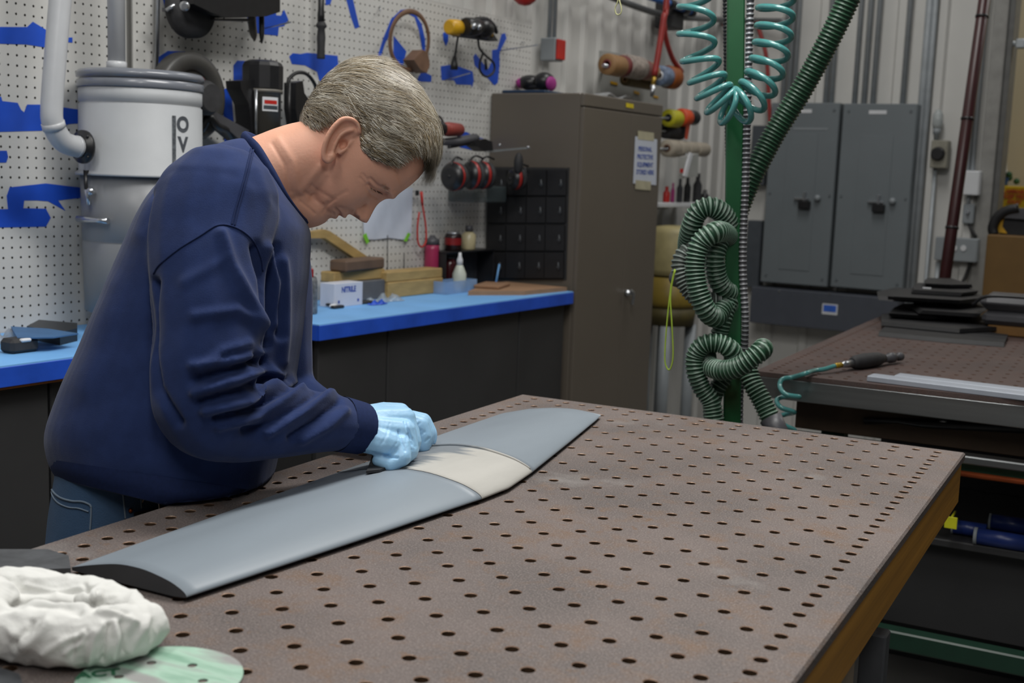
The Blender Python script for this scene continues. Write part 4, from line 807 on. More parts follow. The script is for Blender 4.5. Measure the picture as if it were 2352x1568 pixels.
# ================================================================ back wall: electrical gear
def bb(name, x0, y0, x1, y1, d, mat, parent=None, ch=.004, off0=.022, **k):
    d = d-off0; a, c = rm(onB(x0, (y0+y1)/2, off0+d)), rm(onB(x1, (y0+y1)/2, off0+d)); zc0, zc1 = rm(onB((x0+x1)/2, y1, off0+d))[2], rm(onB((x0+x1)/2, y0, off0+d))[2]
    return MB().rbox((a[0], WB-off0-d, zc0), (c[0], WB-off0, zc1), ch).build(name, mat, parent, **k), a[0], c[0], zc0, zc1
m_pan = pm('panel_grey', '#6f767a', .42, var=.05, scale=3); m_pand = pm('panel_line', '#60676b', .5)
for k_, (x0, x1, y0, y1, lb) in enumerate(((1759, 1915, 236, 654, 'left grey electrical panel with padlocked latch behind the green hose'), (1922, 2090, 238, 666, 'right grey electrical panel with padlocked latch on the back wall'))):
    ep = thing('electrical_panel', onB((x0+x1)/2, y1, .1), lb, 'electrical panel', 'electrical panels')
    _, s0, s1, z0, z1 = bb('cover', x0, y0, x1, y1, .15, m_pan, ep)
    w_ = s1-s0; h_ = z1-z0
    dr = MB().rbox((s0+w_*.27, WB-.153, z0+h_*.08), (s1-w_*.28, WB-.15, z1-h_*.17), .001).build('door', m_pan, ep)
    MB().rbox((s0+w_*.36, WB-.152, z1-h_*.055), (s0+w_*.6, WB-.15, z1-h_*.035)).build('name_strip', m_white, ep)
    if k_ == 0: MB().rbox((s0+w_*.35, WB-.152, z1-h_*.145), (s1-w_*.15, WB-.15, z1-h_*.135)).build('text_strip', m_gbox, ep)
    for u_, v_ in ((.08, .04), (.92, .04), (.08, .96), (.92, .96), (.06, .5), (.94, .5)): MB().lathe(RM(s0+w_*u_, WB-.15, z0+h_*v_), -AA, [(.008, 0), (.007, .004)], 10).build('screw', m_pand, ep)
    cz = z0+h_*.47; cs = s0+w_*.6
    MB().rbox((cs-.06, WB-.175, cz), (cs+.02, WB-.153, cz+.012), .003).rbox((cs-.005, WB-.185, cz-.01), (cs+.005, WB-.153, cz+.045), .002).build('latch', m_steel, ep)
    MB().ball(RM(cs+.07, WB-.165, cz+.015), .018).build('knob', m_gbox, ep)
    MB().rbox((cs-.03, WB-.19, cz-.045), (cs+.035, WB-.16, cz-.003), .004).build('padlock', m_blk, ep)
bb('wireway_box', 1724, 288, 1758, 425, .1, pm('dark_enclosure', '#474c52', .45), label='narrow dark grey box left of the electrical panels upper', cat='electrical box')
bb('wireway_box', 1712, 506, 1745, 660, .1, MATS['dark_enclosure'], label='narrow dark grey box left of the electrical panels lower', cat='electrical box')
o_, s0, s1, z0, z1 = bb('wire_trough', 1722, 672, 2062, 757, .2, pm('trough_slate', '#4a4e57', .45, var=.05), label='long slate wire trough with blue sticker under the electrical panels', cat='wire trough')
c = onB(1906, 710, .201); MB().box(c, (.085, .002, .058), ROOM).build('sticker', m_white, o_); MB().box(c-AA*.0015+Z*.004, (.07, .002, .036), ROOM).build('sticker_print', pm('sticker_blue', '#2f63c8', .6), o_)
for x in (1790, 1905, 2020): MB().lathe(onB(x, 668+(x-1790)*.055, .2), -AA, [(.006, 0), (.005, .004)], 10).build('screw', m_steel, o_)
m_emt = pm('conduit_steel', '#a6acb0', .4, .15, var=.08)
for i, x in enumerate((1797, 1810, 1822, 1896, 1909, 1962, 1984, 2004, 2073)):
    q0 = onB(x, 238, .06); MB().cyl((q0[0], q0[1], 1.84), (q0[0], q0[1], 4.5), .014, n=12).build('conduit', m_emt, None, ('first', 'second', 'third', 'fourth', 'fifth', 'sixth', 'seventh', 'eighth', 'ninth')[i]+' steel conduit from the left rising above the electrical panels', 'conduit', 'conduits above the electrical panels')
for x, r_, lb in ((2104, .02, 'thick steel conduit running floor to ceiling right of the panels'), (2117, .014, 'thinner steel conduit close beside the thick one')):
    q0 = onB(x, 400, .05); MB().cyl((q0[0], q0[1], .0), (q0[0], q0[1], 4.5), r_, n=12).build('conduit', m_emt, None, lb, 'conduit')
cb_ = thing('control_box', onB(2155, 385, .05), 'beige control box with black dial and signal lamp on the back wall', 'control box')
bb('housing', 2137, 322, 2175, 386, .1, pm('beige_box', '#8d8a7d', .5), cb_); c = onB(2155, 353, .1); MB().lathe(c, -AA, [(.036, 0), (.034, .02), (.028, .03)], 20).build('dial', m_blk, cb_)
c = onB(2150, 322, .06); MB().lathe(c, Z, [(.012, 0), (.012, .03), (.02, .035), (.02, .06)], 14).build('lamp_neck', m_gbox, cb_); MB().lathe(c+Z*.06, Z, [(.02, 0), (.026, .02), (.026, .07), (.014, .095), (.004, .1)], 16).build('lamp_glass', pm('lamp_glass', '#b7bdbd', .15, alpha=.7), cb_)
q0 = onB(2148, 386, .05); MB().cyl((q0[0], q0[1], 0), q0, .01, n=10).build('conduit', m_emt, cb_)
wb_ = thing('switch_boxes', onB(2225, 515, .05), 'white box and silver switch box joined by conduit near the wall end', 'switch box')
bb('white_box', 2207, 392, 2248, 448, .1, m_white, wb_); bb('switch', 2211, 468, 2236, 514, .06, m_gbox, wb_, .006); MB().lathe(onB(2223, 488, .06), -AA, [(.012, 0), (.008, .02)], 10).build('toggle', m_steel, wb_)
for x in (2222, 2233): q0 = onB(x, 392, .05); MB().cyl(q0, (q0[0], q0[1], 4.5), .011, n=10).build('conduit', m_emt, wb_)
MB().cyl(onB(2224, 468, .03), onB(2225, 446, .03), .01, n=10).build('conduit', m_emt, wb_)
ob = thing('outlet_box', onB(2195, 600, .05), 'grey outlet box with two sockets low on the back wall behind the pole', 'outlet box')
bb('housing', 2147, 546, 2244, 600, .09, m_gbox, ob)
for x in (2192, 2213): MB().lathe(onB(x, 570, .09), -AA, [(.016, 0), (.014, .006)], 16).build('socket', m_white, ob)
MB().tube(smooth_curve([onB(2226, 514, .04), onB(2234, 532, .05), onB(2242, 545, .05)], 8), .009, 8).build('cord', m_cord, ob); MB().tube(smooth_curve([onB(2230, 600, .05), onB(2215, 640, .06), onB(2190, 675, .1)], 10), .009, 8).build('cord', m_cord, ob)
q0 = onB(2155, 600, .05); MB().cyl((q0[0], q0[1], 0), q0, .012, n=10).build('conduit', m_emt, ob)
# dark red pole leaning
a, c = _pl(2264, -20, AA, 5.35), _pl(2167, 660, AA, 5.15); d_ = (c-a)/np.linalg.norm(c-a); base = c+d_*((.01-c[2])/d_[2]); top = a-d_*.6
pl = thing('leaning_pole', base, 'dark red pole leaning against the back wall behind the second table', 'pole')
MB().cyl(base, top, .024, n=16).build('pole', pm('dark_red_pole', '#331012', .4, var=.15), pl)
for y in (35, 270, 520): k_ = (y+20)/680; MB().cyl(a+(c-a)*k_, a+(c-a)*(k_+.008), .027, n=16).build('joint', m_blk, pl)
# beyond the wall end: yellow cabinet, bottles, carton, bag
yc = thing('safety_cabinet', _pl(2350, 640, AA, 8.0)*np.array([1, 1, 0]), 'yellow safety cabinet with red lettering beyond the end of the back wall', 'cabinet')
s0 = rm(_pl(2290, 440, AA, 8.0))[0]; zt2 = _pl(2320, 427, AA, 8.0)[2]
MB().rbox((s0, 8.0, 0), (s0+.9, 8.45, zt2), .006).build('body', pm('safety_yellow', '#c9a512', .4), yc)
m_rp = pm('red_print', '#b8451f', .6)
for i, wd in enumerate(('FLAMMABLE', 'KEEP FIRE', 'AWAY')):
    c = _pl(2330, 440+12*i, AA, 7.998); text_mesh(wd, .036, 'lettering', m_rp, frame(c, NA, Z, -AA), yc, .0012, .001, sx=.8)
c = _pl(2303, 427, AA, 8.1); c[2] = zt2; sp_ = thing('spray_bottle', c, 'white and blue spray bottle on top of the yellow cabinet', 'bottle'); MB().lathe(c, Z, [(.028, 0), (.03, .03), (.03, .06)], 14).build('base', pm('bottle_blue', '#2f5fb0', .4), sp_); MB().lathe(c+Z*.06, Z, [(.03, 0), (.014, .05), (.012, .09)], 14).build('neck', m_white, sp_)
c = _pl(2322, 427, AA, 8.1); c[2] = zt2; b = MB()
for q in range(9): b.ball(c+np.array([.03*math.cos(q*2.1), .03*math.sin(q*2.1), .03+.04*(q % 3)/2]), .02, 8)
b.build('green_ornament', pm('dark_green', '#24502c', .6), label='small dark green ornament on top of the yellow cabinet', cat='ornament')
s0 = rm(_pl(2262, 600, AA, 5.75))[0]; zt2 = _pl(2310, 541, AA, 5.75)[2]
MB().rbox((s0, 5.75, 0), (s0+.6, 6.2, zt2), .004).rbox((s0+.29, 5.748, .02), (s0+.31, 5.752, zt2-.01)).build('tall_carton', pm('brown_carton', '#6b4f24', .7, var=.06), label='tall brown cardboard carton standing past the end of the back wall', cat='carton')
bg = thing('tool_bag', _pl(2320, 540, AA, 5.9), 'black bag with yellow lining lying on the tall brown carton', 'bag')
G = lambda x, y, t=5.85: _pl(x, y, AA, t)
MB().prism([G(x, y) for x, y in ((2320, 478), (2400, 480), (2400, 507), (2308, 500))], AA*.2).build('flap', m_dgrey, bg)
MB().tube(smooth_curve([G(2283, 539), G(2280, 522), G(2290, 500), G(2312, 484), G(2340, 478)], 16), [.022]*16, 10, flat=.5).build('strap', m_blk, bg)
MB().prism([G(x, y, 5.88) for x, y in ((2300, 500), (2400, 505), (2400, 541), (2298, 540), (2290, 520))], AA*.2).build('body', m_blk, bg)
MB().prism([G(x, y, 5.87) for x, y in ((2288, 533), (2296, 510), (2305, 503), (2302, 520), (2313, 536))], AA*.01).build('lining', m_yel, bg)
hk = thing('door_handle', onB(2325, 100, .0), 'small grey lever handle on the wall end trim at top right', 'handle'); c = rm(onB(2318, 100, .0)); MB().cyl(RM(c[0]-.02, WB+.02, c[2]), RM(c[0]+.03, WB+.02, c[2]), .014, n=12).build('stem', m_emt, hk); MB().rbox((c[0]+.03, WB, c[2]-.024), (c[0]+.075, WB+.04, c[2]+.024), .006).build('lever', m_emt, hk)
# ================================================================ second table on the right
T2X0, T2X1, T2Y0, T2Y1 = -.872, 1.05, 3.03, 4.66
t2 = thing('steel_table', ((T2X0+T2X1)/2, (T2Y0+T2Y1)/2, 0), 'second rusty perforated table with bright metal rail behind the green post', 'table')
m_rust2 = rust_mat('rusted_plate_far', ('#4d4240', '#594a46', '#563f37', '#64544f', '#5c5250', '#3a2e2b'))
b = MB(); nx2, ny2 = int((T2X1-T2X0-.03)/U), int((T2Y1-T2Y0-.03)/U); o = np.array([T2X0+.015, T2Y0+.015, TABLE_Z])
perforated(o, np.array([1., 0, 0]), np.array([0, 1., 0]), Z, nx2, ny2, U, .0066, .012, lambda i, j: (i in (0, nx2-1)) or (j in (0, ny2-1)) or (i+j) % 2 == 0, 8, b, None, 0, 1, 1)
xa, xb, ya, yb = o[0], o[0]+nx2*U, o[1], o[1]+ny2*U
for q in ((T2X0, T2Y0, xa, T2Y1), (xb, T2Y0, T2X1, T2Y1), (xa, T2Y0, xb, ya), (xa, yb, xb, T2Y1)): b.add([(q[0], q[1], zt), (q[2], q[1], zt), (q[2], q[3], zt), (q[0], q[3], zt)], [(0, 1, 2, 3)])
V = [(x, y, z_) for z_ in (zt, zt-.012) for x, y in ((T2X0, T2Y0), (T2X1, T2Y0), (T2X1, T2Y1), (T2X0, T2Y1))]; b.add(V, [(i, 4+i, 4+(i+1) % 4, (i+1) % 4) for i in range(4)])
b.build('perforated_top', [m_rust2, pm('far_hole_wall', '#6a4a38', .6, .3)], t2)
m_alu = pm('brushed_aluminium', '#8f9293', .33, .85, var=.15, scale=14, stretch=(.15, 1, 3))
MB().box(((T2X0+T2X1)/2, T2Y0+.006, zt-.012-.027), (T2X1-T2X0, .012, .054), EYE, .002).build('front_rail', m_alu, t2)
MB().box((T2X0+.006, (T2Y0+T2Y1)/2, zt-.012-.027), (.012, T2Y1-T2Y0-.03, .054), EYE, .002).build('side_rail', m_alu, t2)
DX0 = ony(1822, 935, 3.14)[0]
m_dwood = pm('dark_plywood', '#3c2c1c', .7, var=.2, scale=8); m_green = pm('green_frame', '#1d4a35', .45, var=.12); m_dgreen = pm('deep_green_frame', '#163427', .45)
zz = lambda x, y, Y=3.08: ony(x, y, Y)[2]
b = MB(); z1_, z0_ = zt-.068, zz(2200, 1040); b.box(((DX0+T2X1)/2, 3.14, (z0_+z1_)/2), (T2X1-DX0-.02, .02, z1_-z0_), EYE, .002); b.build('drawer_front', m_dwood, t2)
b = MB(); b.box(((DX0+T2X1)/2, 3.09, z0_-.012), (T2X1-DX0-.02, .05, .02), EYE, .003); b.build('lower_rail', m_alu, t2)
b = MB(); b.tube([ony(1985, 966, 3.125), ony(2060, 966, 3.125), ony(2120, 972, 3.125), ony(2400, 985, 3.125)], [.009, .006, .012, .014], 10); b.build('pull_bar', m_blk, t2)
zr = zz(2280, 1085, 3.1); MB().box(((DX0+T2X1)/2, 3.12, zr), (T2X1-DX0-.02, .04, .035), EYE, .003).build('cross_bar', m_green, t2)
for lx, ly in ((DX0+.1, 3.20), (T2X1-.08, 3.20), (DX0+.1, T2Y1-.1), (T2X1-.08, T2Y1-.1)): MB().box((lx, ly, (zt-.07)/2), (.06, .06, zt-.07), EYE, .004).build('leg', m_green, t2)
zs2 = zz(2250, 1240, 3.2); MB().box(((T2X0+T2X1)/2+.07, 3.45, zs2-.01), (T2X1-T2X0-.2, .6, .02), EYE, .003).build('shelf', m_black, t2)
zq = zz(2200, 1500, 3.1); MB().box(((T2X0+T2X1)/2+.07, 3.12, zq), (T2X1-T2X0-.2, .05, .05), EYE, .004).build('foot_rail', m_dgreen, t2)
MB().box(((T2X0+T2X1)/2+.07, 3.2, (zs2+zq)/2-.0), (T2X1-T2X0-.26, .012, zs2-zq-.03), EYE, .002).build('lower_panel', m_black, t2)
MB().box(((T2X0+T2X1)/2+.07, 3.75, .35), (T2X1-T2X0-.26, .012, .7), EYE, .002).build('rear_panel', m_black, t2)
# rods and tubes stored below
zc = zz(2280, 1097, 3.06); MB().cyl((ony(2180, 1090, 3.06)[0], 3.06, zc), (T2X1, 3.06, zc+.0), .0075, n=12).build('copper_rod', pm('copper', '#c2623a', .3, .9), label='thin copper rod lying in the frame of the second table', cat='rod')
m_navy = pm('navy_tube', '#1d2f6a', .35)
def btube(xa_, xb_, y_, Y, r_, lb):
    p0, p1 = ony(xa_, y_, Y), ony(xb_, y_+(xb_-xa_)*.11, Y); p0[2] = p1[2] = zs2+r_+.0005; t_ = thing('blue_tube', p0, lb, 'tube', 'tubes on the lower shelf'); MB().cyl(p0, p1, r_, n=14).build('tube', m_navy, t_); MB().cyl(p0, p0+(p1-p0)*.06, r_+.001, n=14).build('end_cap', m_gbox, t_)
btube(2190, 2270, 1165, 3.22, .019, 'short navy tube with pale end on the lower shelf'); btube(2275, 2370, 1158, 3.32, .021, 'thick navy tube behind the short one on the lower shelf'); btube(2240, 2380, 1195, 3.16, .0205, 'long slim navy tube at the front of the lower shelf')
c = ony(2184, 1200, 3.12); MB().box((c[0], 3.12, c[2]), (.03, .004, .03), EYE, .001).cyl((c[0], 3.122, c[2]+.012), (c[0], 3.19, c[2]+.012), .003, n=8).build('yellow_tag', pm('tag_yellow', '#c9c81e', .6), label='small bright yellow tag at the left end of the navy tubes', cat='tag')
gp = dp(2012, 1447, 1.75); MB().box((gp[0], gp[1], gp[2]/2), (.036, .036, gp[2]), EYE, .003).box((gp[0], gp[1], .004), (.1, .1, .008), EYE).build('grey_pedestal', pm('dark_stand', '#4e5054', .5), None, 'grey square stand post beside the apron of the front table', 'post')
# bars and die grinder on the second table
A0, A1, B0, B1 = onz(1990, 876, zt), onz(2352, 921, zt), onz(1990, 858, zt), onz(2012, 843, zt)
m_bar = pm('bar_aluminium', '#9aa0aa', .5, .1, var=.05)
dirb = (A1-A0)/np.linalg.norm(A1-A0); nb = np.array([-dirb[1], dirb[0], 0]); MR = np.column_stack([dirb, nb, Z])
for k_, (off, w_, lb, sh_) in enumerate(((.0285, .055, 'front flat aluminium bar lying on the second table', 0.), (.0885, .05, 'rear flat aluminium bar lying behind the front bar', .05))):
    MB().box(A0+dirb*(.5+sh_)+nb*off+Z*.0075, (1.0, w_, .014), MR, .0015).build('metal_bar', m_bar, None, lb, 'bar', 'aluminium bars on the second table')
gd = thing('die_grinder', onz(1985, 845, zt), 'black air die grinder lying on the second table with teal hose', 'grinder')
gpt = lambda x, y, h=.018: onz(x, y+h*900*.0, zt)+Z*h
p0, p1 = gpt(1955, 850), gpt(2028, 839)
d_ = (p1-p0)/np.linalg.norm(p1-p0); ln = np.linalg.norm(p1-p0)
MB().lathe(p0+Z*.002, d_, [(.012, 0), (.018, ln*.1), (.021, ln*.4), (.019, ln*.8), (.012, ln)], 18).build('body', m_dk, gd)
MB().lathe(p1, d_, [(.011, 0), (.011, .03), (.0145, .032), (.0145, .05), (.008, .055), (.008, .075), (.012, .078), (.012, .09)], 14).build('collet', m_dgrey, gd)
MB().lathe(p0-d_*.05, d_, [(.007, 0), (.009, .02), (.011, .05)], 12).build('inlet', m_steel, gd)
MB().lathe(p0-d_*.08, d_, [(.006, 0), (.0075, .01), (.0075, .03)], 12).build('fitting', pm('fitting_yellow', '#b39322', .4, .4), gd)
m_teal = pm('teal_hose', '#4d8f8d', .25, var=.1, scale=30, coat=.4)
e0 = p0-d_*.08
pts = [e0, onz(1893, 858, zt)+Z*.012, onz(1870, 860, zt)+Z*.01, onz(1850, 868, zt)+Z*.012, ony(1821, 866, 3.02), ony(1797, 871, 3.0), ony(1791, 887, 2.98), ony(1804, 905, 2.95), ony(1836, 911, 2.97), ony(1812, 909, 3.0), ony(1785, 917, 2.98), ony(1793, 935, 2.95), ony(1824, 946, 2.97), ony(1805, 951, 3.0), ony(1790, 957, 2.98), ony(1800, 975, 2.95), ony(1826, 990, 2.97), ony(1800, 1010, 2.98)]
MB().tube(smooth_curve(pts, 110), .0062, 10).build('teal_air_hose', m_teal, label='coiled teal air hose running from the die grinder over the table edge', cat='hose')
# heap of black sheets
m_sheet = pm('black_sheet', '#18181a', .55, var=.2, scale=25)
sheets = [((2018, 768), (2170, 782), (2300, 792), (2296, 772), (2180, 752), (2030, 748), .0), ((2040, 752), (2200, 770), (2290, 765), (2270, 735), (2120, 728), (2035, 735), .016), ((2050, 745), (2150, 752), (2230, 748), (2210, 718), (2060, 718), (2046, 730), .036), ((2110, 752), (2240, 760), (2262, 745), (2240, 720), (2150, 715), (2110, 735), .055), ((2025, 730), (2100, 738), (2130, 728), (2120, 708), (2050, 706), (2020, 718), .074), ((2045, 742), (2200, 750), (2250, 742), (2200, 715), (2110, 712), (2060, 722), .09), ((2090, 735), (2190, 742), (2235, 738), (2190, 716), (2110, 716), (2080, 725), .106), ((2120, 728), (2180, 732), (2215, 730), (2185, 712), (2130, 712), (2115, 720), .122)]
SHL = ['lowest and longest black sheet lying flat on the second table', 'second lowest black sheet of the dark heap', 'third black sheet from the bottom of the dark heap', 'right hand black sheet in the middle of the dark heap', 'short black sheet sticking out left of the dark heap', 'wide black sheet high in the dark heap', 'narrow black sheet just below the top of the heap', 'topmost small black sheet of the dark heap']
for si, q in enumerate(sheets):
    hz = q[-1]; off = hz*640; P = [onz(x, y+6, zt)+Z*(hz+.001) for x, y in q[:-1]]
    MB().prism([p_+np.array([rng.normal(0, .012), rng.normal(0, .012), 0]) for p_ in P], Z*.013+np.array([rng.normal(0, .01), rng.normal(0, .01), 0])).build('rubber_sheet', m_sheet, None, SHL[si], 'sheet', 'black offcuts heaped on the second table')
c = onz(2128, 735, zt)+Z*.10-np.array([0, .05, 0]); MB().box(c, (.03, .002, .05), EYE).box(c-Z*.025+np.array([0, -.012, 0]), (.03, .022, .002), EYE).build('paper_tag', m_white, label='small pale paper tag stuck in the black heap', cat='paper')
tc_ = thing('tool_case', onz(2330, 790, zt), 'dark grey rounded tool case at the right end of the second table', 'case')
c = onz(2345, 770, zt); MB().box(c+Z*.11, (.26, .2, .05), EYE, .022).build('lid', m_dgrey, tc_); MB().box(c+Z*.06, (.24, .18, .046), EYE, .015).build('tray', m_dgrey, tc_); MB().tube(smooth_curve([c+np.array([-.15, -.11, .1]), c+np.array([-.1, -.13, .135]), c+np.array([.05, -.13, .14])], 12), .006, 8).build('trim_wire', m_blk, tc_)
MB().box(c+Z*.0185, (.2, .15, .035), EYE, .004).build('base', pm('case_brown', '#6b4a1c', .6), tc_)

# ================================================================ green post, hoses, teal coil
PY = 2.70
q0, q1 = ony(1681, 960, PY), ony(1690, 0, PY); d_ = (q1-q0)/np.linalg.norm(q1-q0); base = q0-d_*(q0[2]/d_[2]); top = q0+d_*1.9
m_post = pm('post_green', '#1b5a34', .35, var=.12, scale=6, coat=.2)
po = thing('green_post', base, 'slim green square steel post rising behind the rusty table', 'post')
e1 = np.array([math.cos(.35), math.sin(.35), 0]); e1 = e1-d_*(e1@d_); e1 /= np.linalg.norm(e1); e2 = np.cross(d_, e1)
MB().box((base+top)/2, (.039, .039, np.linalg.norm(top-base)), np.column_stack([e1, e2, d_]), .003).build('tube', m_post, po)
MB().box(base+Z*.006, (.16, .16, .012), EYE, .002).build('base_plate', m_post, po)
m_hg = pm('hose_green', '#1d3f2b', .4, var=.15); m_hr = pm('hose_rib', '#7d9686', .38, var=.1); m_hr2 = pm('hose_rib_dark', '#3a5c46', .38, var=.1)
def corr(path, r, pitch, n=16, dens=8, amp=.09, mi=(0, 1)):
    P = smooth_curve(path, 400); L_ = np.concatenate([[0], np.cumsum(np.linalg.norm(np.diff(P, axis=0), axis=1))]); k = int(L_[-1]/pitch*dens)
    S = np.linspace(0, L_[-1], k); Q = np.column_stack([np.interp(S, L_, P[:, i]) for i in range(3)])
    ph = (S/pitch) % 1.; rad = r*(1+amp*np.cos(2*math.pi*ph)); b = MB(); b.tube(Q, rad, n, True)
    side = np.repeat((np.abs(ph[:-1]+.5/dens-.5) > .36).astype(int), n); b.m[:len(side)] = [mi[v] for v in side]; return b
pz = lambda x, y, Y=PY: ony(x, y, Y)
hs = thing('suction_hose', ony(1640, 957, 2.62), 'ribbed green suction hose knotted around the green post', 'hose')
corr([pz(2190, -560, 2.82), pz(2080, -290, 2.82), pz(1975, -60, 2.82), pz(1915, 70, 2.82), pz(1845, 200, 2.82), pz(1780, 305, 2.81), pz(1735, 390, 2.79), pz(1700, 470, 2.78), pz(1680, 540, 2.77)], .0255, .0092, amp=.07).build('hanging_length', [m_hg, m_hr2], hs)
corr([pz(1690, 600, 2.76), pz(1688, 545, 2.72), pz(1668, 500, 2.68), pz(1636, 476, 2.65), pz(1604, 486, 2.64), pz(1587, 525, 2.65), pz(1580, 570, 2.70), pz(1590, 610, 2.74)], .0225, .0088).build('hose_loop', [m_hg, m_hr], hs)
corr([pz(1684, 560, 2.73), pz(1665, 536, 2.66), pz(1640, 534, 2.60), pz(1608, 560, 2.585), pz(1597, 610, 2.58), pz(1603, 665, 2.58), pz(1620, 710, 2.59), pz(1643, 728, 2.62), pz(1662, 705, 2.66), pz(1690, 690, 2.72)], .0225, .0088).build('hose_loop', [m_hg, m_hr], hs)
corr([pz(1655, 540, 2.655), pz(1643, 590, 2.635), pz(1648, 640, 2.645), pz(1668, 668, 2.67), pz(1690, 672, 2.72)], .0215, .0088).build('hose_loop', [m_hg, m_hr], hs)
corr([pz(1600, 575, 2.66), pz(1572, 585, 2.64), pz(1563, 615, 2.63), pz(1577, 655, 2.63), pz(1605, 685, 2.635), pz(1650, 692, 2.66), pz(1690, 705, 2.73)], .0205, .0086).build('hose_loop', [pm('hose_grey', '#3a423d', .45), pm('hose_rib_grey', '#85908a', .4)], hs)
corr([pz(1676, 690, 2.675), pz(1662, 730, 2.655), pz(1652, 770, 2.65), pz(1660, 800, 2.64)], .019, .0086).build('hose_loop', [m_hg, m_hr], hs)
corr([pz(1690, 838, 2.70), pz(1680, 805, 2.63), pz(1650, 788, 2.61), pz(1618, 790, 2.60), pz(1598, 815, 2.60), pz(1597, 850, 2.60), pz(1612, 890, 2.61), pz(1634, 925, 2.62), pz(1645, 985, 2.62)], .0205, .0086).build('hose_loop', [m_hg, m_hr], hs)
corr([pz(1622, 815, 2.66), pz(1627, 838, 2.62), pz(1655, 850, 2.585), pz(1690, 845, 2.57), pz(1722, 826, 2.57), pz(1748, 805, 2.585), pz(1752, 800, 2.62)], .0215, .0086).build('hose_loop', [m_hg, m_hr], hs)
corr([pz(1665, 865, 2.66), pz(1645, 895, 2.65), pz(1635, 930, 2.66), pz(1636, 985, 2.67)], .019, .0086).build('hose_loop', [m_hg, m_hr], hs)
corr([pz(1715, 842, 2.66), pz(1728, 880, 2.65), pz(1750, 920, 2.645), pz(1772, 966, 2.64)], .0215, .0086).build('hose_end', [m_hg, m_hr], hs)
MB().tube([pz(1770, 960, 2.64), pz(1783, 985, 2.635), pz(1800, 1030, 2.63)], [.026, .024, .024], 18).build('cuff', m_dgrey, hs)
MB().ball(pz(1556, 638, 2.63), (.02, .02, .022)).build('hose_cap', m_dgrey, hs)
corr([pz(1664, -560, 2.75), pz(1668, -60, 2.75), pz(1670, 120, 2.75), pz(1672, 260, 2.75), pz(1676, 420, 2.76), pz(1682, 500, 2.77)], .0085, .0085, 10).build('dark_flex_tube', [m_blk, m_dgrey], None, 'dark ribbed flexible tube running down the left side of the post', 'tube')
corr([pz(1726, -560, 2.68), pz(1724, -60, 2.68), pz(1722, 60, 2.68), pz(1718, 200, 2.68), pz(1713, 400, 2.68), pz(1706, 600, 2.68), pz(1712, 730, 2.68), pz(1708, 830, 2.70), pz(1700, 900, 2.72), pz(1698, 1000, 2.72)], .0085, .0105, 12, 8, .10, (1, 0)).build('steel_flex_conduit', [pm('flex_steel', '#c9ccd0', .35, .45), m_dgrey], None, 'shiny ribbed steel conduit running down the right side of the post', 'conduit')
# teal coil hanging as a U around the post
CY = 2.6
cp = smooth_curve([(1590, -330), (1592, -200), (1596, -70), (1600, 0), (1599, 70), (1606, 130), (1628, 190), (1655, 232), (1688, 248), (1722, 226), (1750, 185), (1768, 130), (1778, 70), (1783, 0), (1786, -70), (1790, -200), (1794, -330)], 900)
L_ = np.concatenate([[0], np.cumsum(np.linalg.norm(np.diff(cp, axis=0), axis=1))]); tot = L_[-1]
pitch = np.interp(L_, [0, 330, 450, 520, 590, 690, 780, tot], [62, 62, 56, 36, 25, 36, 42, 42]); phs = np.concatenate([[0], np.cumsum(np.diff(L_)/pitch[1:])])*2*math.pi
tg = np.gradient(cp, axis=0); tg /= np.linalg.norm(tg, axis=1)[:, None]; nn_ = np.column_stack([-tg[:, 1], tg[:, 0]]); ppm = F/((ony(1690, 150, CY)-CAM)@FW)
pts = []
Lf = np.linspace(0, tot, 1500); 
for l in Lf:
    c_ = np.array([np.interp(l, L_, cp[:, i]) for i in (0, 1)]); n_ = np.array([np.interp(l, L_, nn_[:, i]) for i in (0, 1)]); f_ = np.interp(l, L_, phs)+2.6
    q = c_+n_*40*math.cos(f_); pts.append(ony(q[0], q[1], CY+.0)+np.array([-FW[0], -FW[1], 0])*0-FW*(38/ppm)*math.sin(f_))
MB().tube(pts, .0068, 10).build('teal_coil_hose', m_teal, None, 'teal spiral air hose hanging in a U across the green post', 'hose')
MB().prism([ony(x, y, 2.75) for x, y in ((1729, 225), (1750, 236), (1754, 258), (1736, 250))], np.array([0, .001, 0])).build('white_tag', m_white, label='white paper tag hanging behind the teal coil', cat='tag')
# strings
m_str = pm('lime_string', '#9db83a', .6)
MB().tube(smooth_curve([pz(1550, 618, 2.6), pz(1541, 660, 2.6), pz(1532, 740, 2.6), pz(1527, 820, 2.6), pz(1532, 845, 2.6), pz(1540, 846, 2.6), pz(1546, 815, 2.6), pz(1543, 740, 2.6), pz(1540, 690, 2.6), pz(1543, 655, 2.6), pz(1551, 620, 2.6)], 50), .0018, 6).build('lime_string_loop', m_str, label='lime green string loop hanging left of the knotted hose', cat='string')
MB().tube(smooth_curve([pz(1420, -600, 2.5), pz(1420, -80, 2.5), pz(1420, -5, 2.5), pz(1413, 18, 2.5), pz(1415, 31, 2.5), pz(1420, 34, 2.5), pz(1426, 30, 2.5), pz(1427, 18, 2.5), pz(1421, -5, 2.5)], 40), .0015, 6).build('pale_string_loop', pm('pale_string', '#b6b686', .6), label='pale yellow string loop dangling at the top edge of the picture', cat='string')
